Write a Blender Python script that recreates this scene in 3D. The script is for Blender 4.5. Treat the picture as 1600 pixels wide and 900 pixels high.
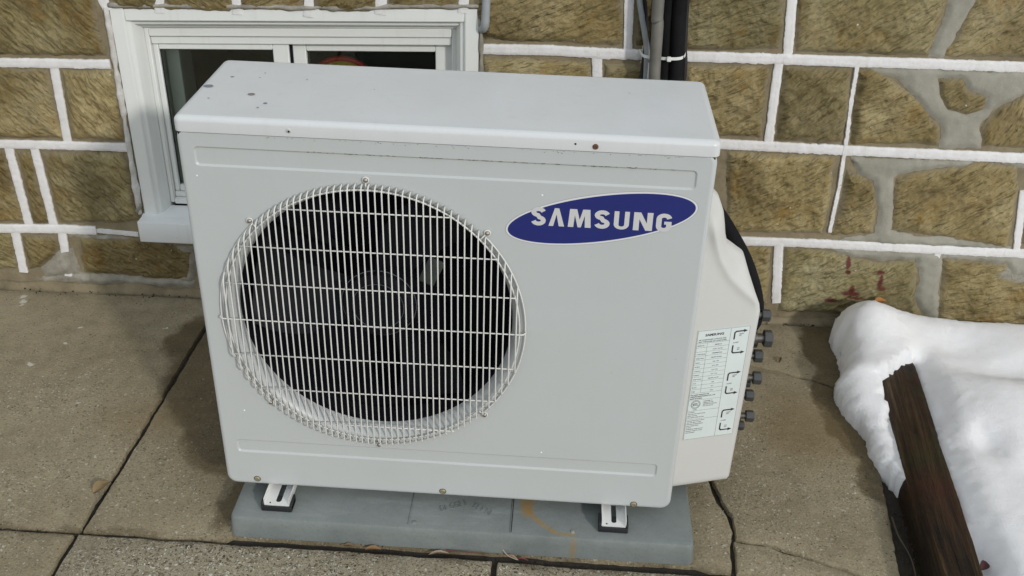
import bpy, bmesh, math, random
import numpy as np
from math import radians, sin, cos, pi, sqrt, exp, atan2, hypot
from mathutils import Vector, Matrix, noise
from mathutils.geometry import delaunay_2d_cdt

for o in list(bpy.data.objects): bpy.data.objects.remove(o)
SC = bpy.context.scene
COL = SC.collection
random.seed(7)

# ------------------------------------------------------------ camera
cam = bpy.data.cameras.new('camera'); camo = bpy.data.objects.new('camera', cam); COL.objects.link(camo)
camo.location = (.62717, -1.53469, 1.48632)
camo.rotation_euler = (radians(59.0533), radians(-1.46282), radians(3.5656))
cam.sensor_width = 36; cam.lens = 36.516; cam.clip_start = .02; cam.clip_end = 3000
SC.camera = camo

# ------------------------------------------------------------ sky and sun
SUN_EL = radians(25); SUN = Vector((.607*cos(SUN_EL), -.795*cos(SUN_EL), sin(SUN_EL)))
w = bpy.data.worlds.new("World"); SC.world = w; w.use_nodes = True
nt = w.node_tree; bg = nt.nodes['Background']
sky = nt.nodes.new('ShaderNodeTexSky'); sky.sky_type = 'NISHITA'; sky.sun_disc = False
sky.sun_elevation = SUN_EL; sky.sun_rotation = atan2(SUN.x, SUN.y)
sky.air_density = 1.0; sky.dust_density = 1.0; sky.ozone_density = 1.0
# thin bright cloud veil over the clear sky: the sky texture mixed with an even cloud white
veil = nt.nodes.new('ShaderNodeMix'); veil.data_type = 'RGBA'; veil.inputs[0].default_value = .80
nt.links.new(sky.outputs[0], veil.inputs[6]); veil.inputs[7].default_value = (8.6, 9.1, 9.6, 1)
nt.links.new(veil.outputs[2], bg.inputs[0]); bg.inputs[1].default_value = .107
sl = bpy.data.lights.new('sun', 'SUN'); sl.energy = 1.65; sl.angle = radians(3); sl.color = (1, .955, .91)
so = bpy.data.objects.new('sun', sl); COL.objects.link(so); so.rotation_euler = SUN.to_track_quat('Z', 'Y').to_euler(); so.location = (3, -3, 3)
SC.view_settings.view_transform = 'Standard'; SC.view_settings.look = 'None'
SC.view_settings.gamma = 1; SC.view_settings.exposure = 0

# ------------------------------------------------------------ helpers
def link(o, parent=None, loc=None):
    COL.objects.link(o)
    if parent: o.parent = parent
    if loc is not None: o.location = loc
    return o
def tag(o, label=None, cat=None, group=None, kind=None):
    if label: o['label'] = label
    if cat: o['category'] = cat
    if group: o['group'] = group
    if kind: o['kind'] = kind
    return o
def root(name, loc, label, cat, rz=0, group=None, kind=None):
    o = bpy.data.objects.new(name, None); o.empty_display_size = .05
    link(o, None, loc); o.rotation_euler = (0, 0, rz); return tag(o, label, cat, group, kind)
def mesh(name, vs, fs, mat, parent=None, loc=None, smooth=None, shift=None):
    me = bpy.data.meshes.new(name); me.from_pydata([tuple(v) for v in vs], [], [tuple(f) for f in fs]); me.update()
    if mat: me.materials.append(mat)
    if smooth is not None:
        me.shade_smooth()
        if smooth < 180: me.set_sharp_from_angle(angle=radians(smooth))
    return link(bpy.data.objects.new(name, me), parent, loc)
class B:
    """collects geometry for one mesh"""
    def __init__(s): s.v = []; s.f = []
    def add(s, vs, fs):
        n = len(s.v); s.v += [Vector(v) for v in vs]; s.f += [tuple(i+n for i in f) for f in fs]; return s
    def box(s, x0, x1, y0, y1, z0, z1, M=None, fn=None):
        vs = [Vector((x, y, z)) for x in (x0, x1) for y in (y0, y1) for z in (z0, z1)]
        if M: vs = [M @ v for v in vs]
        if fn: vs = [fn(v) for v in vs]
        return s.add(vs, [(0,1,3,2),(4,6,7,5),(0,4,5,1),(2,3,7,6),(0,2,6,4),(1,5,7,3)])
    def rbox(s, x0, x1, y0, y1, z0, z1, r=.003, seg=2, M=None, fn=None):
        bm = bmesh.new(); bmesh.ops.create_cube(bm, size=1)
        for v in bm.verts: v.co = Vector(((x0+x1)/2+v.co.x*(x1-x0), (y0+y1)/2+v.co.y*(y1-y0), (z0+z1)/2+v.co.z*(z1-z0)))
        bmesh.ops.bevel(bm, geom=bm.edges[:], offset=r, segments=seg, profile=.5, affect='EDGES')
        bm.verts.index_update(); vs = [v.co.copy() for v in bm.verts]
        if M: vs = [M @ v for v in vs]
        if fn: vs = [fn(v) for v in vs]
        fs = [tuple(v.index for v in f.verts) for f in bm.faces]; bm.free(); return s.add(vs, fs)
    def tube(s, pts, r, n=8, closed=False, cap=True):
        pts = [Vector(p) for p in pts]; m = len(pts); R = r if hasattr(r, '__len__') else [r]*m
        rings = []; up = None
        for i, p in enumerate(pts):
            if closed: t = pts[(i+1) % m]-pts[i-1]
            else: t = pts[min(i+1, m-1)]-pts[max(i-1, 0)]
            t.normalize()
            if up is None:
                up = Vector((0, 0, 1)) if abs(t.z) < .9 else Vector((0, 1, 0))
            a = (up - t*up.dot(t)).normalized(); up = a; b = t.cross(a)
            rings.append([p+(a*cos(2*pi*k/n)+b*sin(2*pi*k/n))*R[i] for k in range(n)])
        base = len(s.v); s.v += [v for rg in rings for v in rg]
        for i in range(m if closed else m-1):
            j = (i+1) % m
            for k in range(n):
                s.f.append((base+i*n+k, base+i*n+(k+1) % n, base+j*n+(k+1) % n, base+j*n+k))
        if cap and not closed:
            s.f.append(tuple(base+k for k in reversed(range(n)))); s.f.append(tuple(base+(m-1)*n+k for k in range(n)))
        return s
    def lathe(s, prof, origin, axis, n=24):
        """prof: (radius, along)"""
        ax = Vector(axis).normalized(); u = ax.orthogonal().normalized(); q = ax.cross(u); o = Vector(origin)
        base = len(s.v)
        for r, h in prof: s.v += [o+ax*h+(u*cos(2*pi*k/n)+q*sin(2*pi*k/n))*r for k in range(n)]
        for i in range(len(prof)-1):
            for k in range(n): s.f.append((base+i*n+k, base+i*n+(k+1) % n, base+(i+1)*n+(k+1) % n, base+(i+1)*n+k))
        s.f.append(tuple(base+k for k in reversed(range(n)))); s.f.append(tuple(base+(len(prof)-1)*n+k for k in range(n)))
        return s
    def obj(s, name, mat, parent=None, loc=None, smooth=None):
        return mesh(name, s.v, s.f, mat, parent, loc, smooth)
def spline(pts, k=8):
    pts = [Vector(p) for p in pts]; out = []
    for i in range(len(pts)-1):
        p0, p1, p2, p3 = pts[max(i-1, 0)], pts[i], pts[i+1], pts[min(i+2, len(pts)-1)]
        for j in range(k):
            t = j/k
            out.append(.5*((2*p1)+(p2-p0)*t+(2*p0-5*p1+4*p2-p3)*t*t+(3*p1-p0-3*p2+p3)*t**3))
    return out+[pts[-1]]
def resample(poly, step, closed=True, jit=0, seed=0):
    rnd = random.Random(seed); out = []; n = len(poly)
    for i in range(n if closed else n-1):
        a = Vector(poly[i][:2]); b = Vector(poly[(i+1) % n][:2]); L = (b-a).length; m = max(1, int(L/step))
        nn = Vector((-(b-a).y, (b-a).x)).normalized() if L > 0 else Vector((0, 0))
        for j in range(m):
            p = a+(b-a)*(j/m)
            if jit: p += nn*noise.noise(Vector((p.x*60+seed*7.1, p.y*60, seed)))*jit + nn*noise.noise(Vector((p.x*14, p.y*14+seed*3.3, seed+9)))*jit*1.4
            out.append(p)
    if not closed: out.append(Vector(poly[-1][:2]))
    return out
def inside(p, poly):
    c = False; j = len(poly)-1; x, y = p
    for i in range(len(poly)):
        a = poly[i]; b = poly[j]
        if (a[1] > y) != (b[1] > y) and x < (b[0]-a[0])*(y-a[1])/(b[1]-a[1])+a[0]: c = not c
        j = i
    return c
def pdist(p, poly):
    best = 9e9; n = len(poly); px, py = p
    for i in range(n):
        ax, ay = poly[i][0], poly[i][1]; bx, by = poly[(i+1) % n][0], poly[(i+1) % n][1]
        dx, dy = bx-ax, by-ay; L = dx*dx+dy*dy
        t = 0 if L == 0 else max(0, min(1, ((px-ax)*dx+(py-ay)*dy)/L))
        d = (px-ax-t*dx)**2+(py-ay-t*dy)**2
        if d < best: best = d
    return sqrt(best)
def pdists(P, poly):
    """distance of many points to a closed outline"""
    P = np.array([(p[0], p[1]) for p in P]); A = np.array([(p[0], p[1]) for p in poly]); Bq = np.roll(A, -1, 0); D = Bq-A; L = np.maximum((D**2).sum(1), 1e-14)
    out = np.full(len(P), 9e9)
    for a, d, l in zip(A, D, L):
        t = np.clip(((P-a) @ d)/l, 0, 1); q = P-a-t[:, None]*d; out = np.minimum(out, (q**2).sum(1))
    return np.sqrt(out)
def insides(P, poly):
    P = np.array([(p[0], p[1]) for p in P]); c = np.zeros(len(P), bool); n = len(poly)
    for i in range(n):
        a = poly[i]; b = poly[i-1]
        if a[1] == b[1]: continue
        c ^= ((a[1] > P[:, 1]) != (b[1] > P[:, 1])) & (P[:, 0] < (b[0]-a[0])*(P[:, 1]-a[1])/(b[1]-a[1])+a[0])
    return c
def fillgrid(poly, step, holes=(), seed=0, jitter=.3):
    """triangulate a polygon with inner grid points; returns pts2d, tris, boundary count"""
    rnd = random.Random(seed); bnd = [Vector((p[0], p[1])) for p in poly]; pts = list(bnd); n = len(bnd)
    edges = [(i, (i+1) % n) for i in range(n)]; allh = []
    for h in holes:
        k = len(pts); m = len(h); pts += [Vector((p[0], p[1])) for p in h]; edges += [(k+i, k+(i+1) % m) for i in range(m)]; allh.append(h)
    if step:
        x0 = min(p[0] for p in bnd); x1 = max(p[0] for p in bnd); y0 = min(p[1] for p in bnd); y1 = max(p[1] for p in bnd)
        y = y0+step*.5; r = 0; cand = []
        while y < y1:
            x = x0+(step*.5 if r % 2 else step)
            while x < x1:
                p = (x+rnd.uniform(-jitter, jitter)*step, y+rnd.uniform(-jitter, jitter)*step)
                cand.append(p)
                x += step
            y += step; r += 1
        if cand:
            ok = insides(cand, bnd) & (pdists(cand, bnd) > step*.45)
            for h in allh: ok &= ~insides(cand, h) & (pdists(cand, h) > step*.45)
            pts += [Vector(p) for p, q in zip(cand, ok) if q]
    res = delaunay_2d_cdt(pts, edges, [], 0, 1e-7)
    V = res[0]; T = []
    cs = [(sum(V[i].x for i in t)/len(t), sum(V[i].y for i in t)/len(t)) for t in res[2]]
    ok = insides(cs, bnd)
    for h in allh: ok &= ~insides(cs, h)
    for t, q in zip(res[2], ok):
        if q:
            a, b, d = (V[i] for i in t[:3])
            if (b.x-a.x)*(d.y-a.y)-(b.y-a.y)*(d.x-a.x) < 0: t = list(reversed(t))
            T.append(tuple(t))
    return V, T, n
_txt = {}
def text_geo(body, size, M, extrude=0.0, align='LEFT', sx=1.0, b=None):
    """built-in font turned into mesh data; M maps text plane to the scene"""
    cu = bpy.data.curves.new('t', 'FONT'); cu.body = body; cu.size = size; cu.align_x = align; cu.extrude = extrude; cu.resolution_u = 2
    if b: cu.offset = b
    ob = bpy.data.objects.new('t', cu); COL.objects.link(ob)
    dg = bpy.context.evaluated_depsgraph_get(); me = bpy.data.meshes.new_from_object(ob.evaluated_get(dg))
    vs = [M @ Vector((v.co.x*sx, v.co.y, v.co.z)) for v in me.vertices]; fs = [tuple(p.vertices) for p in me.polygons]
    bpy.data.objects.remove(ob); bpy.data.curves.remove(cu); bpy.data.meshes.remove(me); return vs, fs

# ------------------------------------------------------------ materials
class N:
    def __init__(s, name):
        s.m = bpy.data.materials.new(name); s.m.use_nodes = True; s.t = s.m.node_tree; s.n = s.t.nodes; s.bsdf = s.n['Principled BSDF']; s.out = s.n['Material Output']
    def new(s, t, **k):
        n = s.n.new(t)
        for a, v in k.items(): setattr(n, a, v)
        return n
    def set(s, sock, v):
        if hasattr(v, 'is_output') or isinstance(v, bpy.types.NodeSocket): s.t.links.new(v, sock)
        else: sock.default_value = v
    def coord(s, which='Object'): return s.new('ShaderNodeTexCoord').outputs[which]
    def pos(s): return s.new('ShaderNodeNewGeometry').outputs['Position']
    def mapping(s, v, scale=(1,1,1), loc=(0,0,0), rot=(0,0,0)):
        m = s.new('ShaderNodeMapping'); s.set(m.inputs[0], v); m.inputs['Scale'].default_value = scale; m.inputs['Location'].default_value = loc; m.inputs['Rotation'].default_value = rot; return m.outputs[0]
    def noise(s, v, scale, detail=4, rough=.55, dist=0, col=False):
        n = s.new('ShaderNodeTexNoise'); s.set(n.inputs['Vector'], v); n.inputs['Scale'].default_value = scale; n.inputs['Detail'].default_value = detail; n.inputs['Roughness'].default_value = rough; n.inputs['Distortion'].default_value = dist
        return n.outputs['Color' if col else 'Fac']
    def voro(s, v, scale, feature='F1', out='Distance', rand=1):
        n = s.new('ShaderNodeTexVoronoi', feature=feature); s.set(n.inputs['Vector'], v); n.inputs['Scale'].default_value = scale; n.inputs['Randomness'].default_value = rand; return n.outputs[out]
    def ramp(s, f, stops, interp='LINEAR'):
        n = s.new('ShaderNodeValToRGB'); s.set(n.inputs[0], f); r = n.color_ramp; r.interpolation = interp
        while len(r.elements) < len(stops): r.elements.new(.5)
        for e, (p, c) in zip(r.elements, stops):
            e.position = p; e.color = (c, c, c, 1) if not hasattr(c, '__len__') else (*c, 1)
        return n.outputs[0]
    def mix(s, f, a, b, blend='MIX'):
        n = s.new('ShaderNodeMix', data_type='RGBA', blend_type=blend); s.set(n.inputs[0], f)
        for i, c in ((6, a), (7, b)):
            if isinstance(c, bpy.types.NodeSocket): s.t.links.new(c, n.inputs[i])
            else: n.inputs[i].default_value = (*c, 1) if len(c) == 3 else c
        return n.outputs[2]
    def math(s, op, a, b=0.0, c=0.0, clamp=False):
        n = s.new('ShaderNodeMath', operation=op, use_clamp=clamp); s.set(n.inputs[0], a); s.set(n.inputs[1], b); s.set(n.inputs[2], c); return n.outputs[0]
    def sep(s, v):
        n = s.new('ShaderNodeSeparateXYZ'); s.set(n.inputs[0], v); return n.outputs
    def vadd(s, a, b, op='ADD'):
        n = s.new('ShaderNodeVectorMath', operation=op); s.set(n.inputs[0], a); s.set(n.inputs[1], b); return n.outputs[0]
    def bump(s, h, dist, strength=1, prev=None):
        n = s.new('ShaderNodeBump'); n.inputs['Strength'].default_value = strength; n.inputs['Distance'].default_value = dist; s.set(n.inputs['Height'], h)
        if prev is not None: s.t.links.new(prev, n.inputs['Normal'])
        return n.outputs[0]
    def attr(s, name, out='Fac'):
        n = s.new('ShaderNodeAttribute'); n.attribute_name = name; return n.outputs[out]
    def objrand(s): return s.new('ShaderNodeObjectInfo').outputs['Random']
    def blob(s, x, y, cx, cy, rx, ry, soft=.15):
        """1 inside an ellipse, 0 outside"""
        a = s.math('MULTIPLY', s.math('SUBTRACT', x, cx), 1/rx); b = s.math('MULTIPLY', s.math('SUBTRACT', y, cy), 1/ry)
        d = s.math('SQRT', s.math('ADD', s.math('MULTIPLY', a, a), s.math('MULTIPLY', b, b)))
        n = s.new('ShaderNodeMapRange', interpolation_type='SMOOTHSTEP'); s.set(n.inputs[0], d); n.inputs[1].default_value = 1+soft; n.inputs[2].default_value = 1-soft; return n.outputs[0]
    def fin(s, col=None, rough=None, normal=None, **k):
        if col is not None: s.set(s.bsdf.inputs['Base Color'], col if isinstance(col, bpy.types.NodeSocket) else (*col, 1))
        if rough is not None: s.set(s.bsdf.inputs['Roughness'], rough)
        if normal is not None: s.set(s.bsdf.inputs['Normal'], normal)
        for a, v in k.items(): s.set(s.bsdf.inputs[a.replace('_', ' ')], v)
        return s.m

def plain(name, col, rough=.5, metal=0.0, bumpy=0, bscale=300, var=0, spec=.5):
    n = N(name); c = n.coord(); nn = None; k = col
    if var:
        k = n.mix(n.ramp(n.noise(c, 14, 5, .6), [(.3, 0), (.7, 1)]), tuple(x*(1-var) for x in col), tuple(min(1, x*(1+var)) for x in col))
    if bumpy: nn = n.bump(n.noise(c, bscale, 3), bumpy)
    return n.fin(k, rough, nn, Metallic=metal, Specular_IOR_Level=spec)

def painted_metal(name, col, dirt=.5):
    n = N(name); c = n.coord()
    big = n.ramp(n.noise(c, 5, 5, .62), [(.35, 0), (.75, 1)])
    k = n.mix(n.math('MULTIPLY', big, .35*dirt), col, (col[0]*.86, col[1]*.85, col[2]*.80))
    # rain streaks running down
    st = n.ramp(n.noise(n.mapping(c, (55, 55, 2.2)), 1, 4, .6), [(.56, 0), (.8, 1)])
    k = n.mix(n.math('MULTIPLY', st, .22*dirt), k, (.42, .40, .35))
    sp = n.ramp(n.voro(n.vadd(c, (3.1, 0, 1.7)), 26), [(.035, 1), (.05, 0)])
    pick = n.ramp(n.noise(c, 9, 2), [(.56, 0), (.6, 1)])
    k = n.mix(n.math('MULTIPLY', n.math('MULTIPLY', sp, pick), .5*dirt), k, (.25, .22, .18))
    r = n.ramp(n.noise(c, 18, 5), [(.3, .3), (.75, .46)])
    b = n.bump(n.noise(c, 420, 2), .00012, 1)
    b = n.bump(n.noise(c, 7, 2), .0012, .6, b)
    return n.fin(k, r, b)
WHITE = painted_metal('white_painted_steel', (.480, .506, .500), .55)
LIDM = painted_metal('toplit_weathered_lid', (.595, .612, .612), .8)  # same paint as the panel; lighter tone stands in for light from above
PLAST = painted_metal('white_plastic_cover', (.565, .565, .54), .4)
WIREM = plain('white_coated_wire', (.66, .655, .62), .4, var=.06)
INK = plain('black_print', (.02, .02, .025), .5)
STICKER = plain('label_paper', (.62, .68, .66), .38, var=.04)
GALV = plain('galvanised_steel', (.84, .84, .82), .36, .3, .0003, 200, .08)
ZINC = plain('zinc_screw', (.36, .34, .30), .38, .85)
RUSTY = plain('rusty_screw', (.13, .06, .03), .8, .2, .0004, 700, .3)
RUBBER = plain('black_rubber', (.012, .012, .014), .6, 0, .0005, 300)
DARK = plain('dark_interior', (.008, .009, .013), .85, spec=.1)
FANM = plain('dark_grey_fan_plastic', (.006, .007, .010), .55, 0, .0002, 300, spec=.18)
BLUE = plain('blue_badge_print', (.013, .021, .145), .45, var=.03)
SILV = plain('silver_letter', (.56, .56, .55), .4, .0)
RIM = plain('badge_rim', (.66, .67, .67), .35)
CAPM = plain('dark_valve_cap', (.055, .058, .056), .5, .2, .0003, 300, .2)
BRASS = plain('valve_body', (.14, .13, .115), .4, .7, .0003, 200, .2)
FOAM = plain('black_foam_insulation', (.009, .009, .010), .85, 0, .001, 160, .3, spec=.15)
HOSE = plain('grey_ribbed_hose', (.15, .145, .125), .6, 0, .0008, 90, .25)
CABLE = plain('grey_cable_sheath', (.30, .32, .33), .5, var=.12)
TIEW = plain('white_nylon', (.72, .74, .70), .4)
VINYL = painted_metal('white_vinyl', (.74, .76, .735), .9)
SILLM = painted_metal('white_painted_sill', (.74, .76, .76), 1.0)

def stone_mat():
    n = N('rock_faced_sandstone'); uv = n.coord('UV'); c = n.coord(); rnd = n.objrand()
    off = n.new('ShaderNodeCombineXYZ'); n.set(off.inputs[0], n.math('MULTIPLY', rnd, 37)); n.set(off.inputs[1], n.math('MULTIPLY', rnd, 91)); n.set(off.inputs[2], n.math('MULTIPLY', rnd, 13))
    p = n.vadd(c, off.outputs[0]); g = n.vadd(uv, off.outputs[0])
    wob = n.vadd(g, n.vadd(n.noise(p, 14, 2, col=True), (.018, .018, .018), 'MULTIPLY'))
    grain = n.noise(n.mapping(wob, (24, 170, 1)), 1, 5, .62, .15)
    grain2 = n.noise(n.mapping(wob, (75, 380, 1)), 1, 4, .62, .1)
    big = n.noise(p, 6.5, 6, .62, .3); mid = n.noise(p, 60, 6, .72); fine = n.noise(p, 330, 4, .7)
    k = n.ramp(big, [(.30, (.215, .165, .080)), (.46, (.340, .280, .135)), (.60, (.430, .370, .210)), (.78, (.47, .42, .27))])
    k = n.mix(n.math('MULTIPLY', n.ramp(grain, [(.36, 1), (.48, 0)]), .62), k, (.085, .066, .030))
    k = n.mix(n.math('MULTIPLY', n.ramp(grain, [(.55, 0), (.68, 1)]), .5), k, (.44, .38, .23))
    k = n.mix(n.math('MULTIPLY', n.ramp(grain2, [(.33, 1), (.45, 0)]), .45), k, (.055, .042, .018))
    k = n.mix(n.math('MULTIPLY', n.ramp(mid, [(.57, 0), (.70, 1)]), .45), k, (.46, .41, .27))
    k = n.mix(n.math('MULTIPLY', n.ramp(mid, [(.30, 1), (.42, 0)]), .65), k, (.05, .038, .018))
    k = n.mix(n.math('MULTIPLY', n.ramp(n.noise(p, 12, 4, .6), [(.56, 0), (.70, 1)]), .55), k, (.33, .20, .05))
    k = n.mix(n.math('MULTIPLY', n.ramp(fine, [(.62, 0), (.74, 1)]), .5), k, (.55, .50, .36))
    hue = n.ramp(rnd, [(0, (.74, .75, .72)), (.25, (1.0, .97, .88)), (.5, (.86, .80, .68)), (.75, (1.16, 1.14, 1.10)), (1, (.84, .88, .86))])
    k = n.mix(n.ramp(n.noise(p, 4.2, 3, .5, .4), [(.40, 1), (.60, 0)]), k, n.mix(1, k, (.66, .64, .60), 'MULTIPLY'))
    k = n.mix(n.math('MULTIPLY', n.ramp(n.noise(n.vadd(p, (9, 4, 2)), 5, 4, .6, .3), [(.54, 0), (.68, 1)]), .55), k, n.mix(1, k, (1.35, 1.34, 1.42), 'MULTIPLY'))
    k = n.mix(1, k, hue, 'MULTIPLY')
    # mortar wash on the dressed edge, paint flecks
    e = n.attr('edge'); k = n.mix(n.math('MULTIPLY', n.math('ADD', e, n.math('MULTIPLY', n.math('SUBTRACT', mid, .5), 1.2), clamp=True), .8), k, (.275, .235, .155))
    fl = n.math('MULTIPLY', n.ramp(n.voro(p, 34), [(.05, 1), (.09, 0)]), n.ramp(n.noise(p, 16, 2), [(.58, 0), (.62, 1)])); k = n.mix(fl, k, (.62, .6, .55))
    k = n.mix(n.math('MULTIPLY', n.attr('redmark'), n.ramp(mid, [(.32, 0), (.42, .9)])), k, (.13, .022, .022))
    k = n.mix(n.math('MULTIPLY', n.attr('greymark'), n.ramp(mid, [(.3, .2), (.5, .9)])), k, (.33, .32, .29))
    b = n.bump(grain, .0075, 1); b = n.bump(mid, .0050, .9, b); b = n.bump(grain2, .0030, .9, b); b = n.bump(fine, .0014, .9, b)
    return n.fin(k, .92, b, **{'Specular_IOR_Level': .25})
STONE = stone_mat()
def mortar_mat(name, c0, c1, sc=18, bump=.002, rough=.9):
    n = N(name); c = n.coord()
    k = n.mix(n.ramp(n.noise(c, sc, 6, .65), [(.3, 0), (.7, 1)]), c0, c1)
    k = n.mix(n.math('MULTIPLY', n.ramp(n.noise(c, 300, 3), [(.55, 0), (.75, 1)]), .25), k, tuple(x*1.4 for x in c1))
    b = n.bump(n.noise(c, sc*3, 6, .65), bump); b = n.bump(n.noise(c, 350, 3), .0006, .8, b)
    return n.fin(k, rough, b)
BED = mortar_mat('tan_mortar', (.15, .122, .072), (.27, .225, .14))
CEM = mortar_mat('grey_cement', (.225, .215, .170), (.33, .32, .265), 9)
CEMF = mortar_mat('pale_cement', (.16, .145, .11), (.36, .34, .28), 20)
def joint_mat():
    n = N('white_masonry_paint'); c = n.coord()
    k = n.mix(n.ramp(n.noise(c, 30, 6, .7), [(.35, 0), (.8, 1)]), (.74, .735, .73), (.62, .605, .58))
    k = n.mix(n.math('MULTIPLY', n.ramp(n.noise(c, 75, 6, .7), [(.62, 0), (.72, 1)]), n.attr('worn')), k, (.20, .17, .12))
    b = n.bump(n.noise(c, 60, 5, .7), .003, .8); return n.fin(k, .75, b)
JOINT = joint_mat()

def concrete_mat(name, light, agg, smooth_far=True):
    n = N(name); P = n.pos(); s = n.sep(P); rnd = n.objrand()
    big = n.noise(P, 2.6, 6, .62); mid = n.noise(P, 22, 6, .66); fine = n.noise(P, 190, 5, .7)
    a, bcol = light
    k = n.mix(n.ramp(big, [(.34, 0), (.66, 1)]), a, bcol)
    k = n.mix(n.math('MULTIPLY', n.ramp(mid, [(.5, 0), (.7, 1)]), .35), k, tuple(x*.62 for x in a))
    k = n.mix(n.math('MULTIPLY', n.ramp(mid, [(.32, 1), (.48, 0)]), .3), k, tuple(x*1.25 for x in bcol))
    k = n.mix(n.math('MULTIPLY', n.ramp(fine, [(.36, 1), (.47, 0)]), .45), k, tuple(x*.42 for x in a))
    k = n.mix(n.math('MULTIPLY', n.ramp(fine, [(.56, 0), (.68, 1)]), .35), k, (.44, .40, .29))
    k = n.mix(n.math('MULTIPLY', n.ramp(n.voro(n.vadd(P, (7, 2, 0)), 75), [(.10, 1), (.17, 0)]), n.ramp(n.noise(P, 33, 2), [(.47, 0), (.52, .8)])), k, (.035, .028, .016))
    # exposed aggregate: pebbles of several sizes
    ex = n.ramp(n.noise(P, 5, 3, .6), [(.38, .35), (.6, 1)])
    if smooth_far: ex = n.math('MULTIPLY', ex, n.ramp(s[1], [(.30, 1), (.62, .28)]))
    hgt = None
    for sc, th, amt in ((105, .42, .85), (190, .46, 1.0), (300, .46, .9)):
        wv = n.vadd(P, n.vadd(n.noise(P, 90, 3, col=True), (.012, .012, .012), 'MULTIPLY'))
        d = n.voro(wv, sc); cc = n.voro(wv, sc, out='Color'); v = n.sep(cc)
        m = n.math('MULTIPLY', n.ramp(d, [(th*.7, 1), (th, 0)]), n.ramp(v[0], [(1-min(1, agg)*.60, 0), (1-min(1, agg)*.60+.02, 1)]))
        m = n.math('MULTIPLY', m, n.math('MULTIPLY', ex, amt*agg))
        pc = n.ramp(v[1], [(0, (.045, .036, .026)), (.2, (.11, .085, .05)), (.4, (.22, .18, .11)), (.6, (.34, .30, .21)), (.8, (.50, .47, .38)), (1, (.72, .70, .62))])
        k = n.mix(m, k, pc); hgt = m if hgt is None else n.math('ADD', hgt, m)
    # damp ground near the unit, and darker patches along the snow edge
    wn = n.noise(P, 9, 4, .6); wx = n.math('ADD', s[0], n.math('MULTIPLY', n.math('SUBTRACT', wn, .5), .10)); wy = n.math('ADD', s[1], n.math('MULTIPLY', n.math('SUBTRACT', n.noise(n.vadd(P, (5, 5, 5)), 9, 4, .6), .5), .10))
    wet_dark = None
    for q in DAMP_DARK:
        e = n.blob(wx, wy, *q[:4], soft=q[5] if len(q) > 5 else .16); e = n.math('MULTIPLY', e, q[4]); wet_dark = e if wet_dark is None else n.math('MAXIMUM', wet_dark, e)
    k = n.mix(wet_dark, k, n.mix(1, k, (.40, .36, .30), 'MULTIPLY'))
    # rusty tint
    tint = n.math('MAXIMUM', n.math('MULTIPLY', n.blob(wx, wy, 1.22, .38, .10, .12, .7), .55), n.math('MULTIPLY', n.blob(wx, wy, -.30, .28, .10, .06, .8), .35))
    k = n.mix(tint, k, (.17, .115, .045))
    # paint drips
    for (dx, dy, r) in ((-.795, .756, .012), (-.775, .735, .010), (-.60, .56, .006), (-.57, .63, .005), (-.37, .66, .004), (-.80, .60, .004), (-.63, .455, .007), (-.45, .33, .003)):
        k = n.mix(n.blob(wx, wy, dx, dy, r, r*.8, .3), k, (.50, .47, .40))
    b = n.bump(mid, .0035, .7); b = n.bump(hgt, .0016, .9, b); b = n.bump(fine, .0014, .9, b)
    r = n.math('SUBTRACT', .92, n.math('MULTIPLY', wet_dark, .28))
    return n.fin(k, r, b, **{'Specular_IOR_Level': .3})
DAMP_DARK = [(-.17, .50, .135, .24, .95), (-.27, .60, .075, .10, .95), (-.06, .26, .13, .15, .9), (.3, .35, .5, .30, .7, .5),
        (1.335, .70, .055, .19, .95), (1.305, .53, .045, .08, .95), (1.325, .40, .05, .11, .95), (1.345, .24, .045, .10, .9), (1.365, .08, .03, .12, .7, .5),  # darker ellipses on the slabs beside the snow
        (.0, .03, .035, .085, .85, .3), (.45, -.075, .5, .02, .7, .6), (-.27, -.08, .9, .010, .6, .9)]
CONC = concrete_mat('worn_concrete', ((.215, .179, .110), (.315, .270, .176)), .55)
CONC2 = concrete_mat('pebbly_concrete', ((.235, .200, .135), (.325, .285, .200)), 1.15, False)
SOIL = mortar_mat('dark_joint_soil', (.012, .010, .007), (.035, .028, .018), 40, .004)
EARTH = mortar_mat('garden_earth', (.05, .038, .022), (.10, .08, .05), 6, .01)
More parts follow.
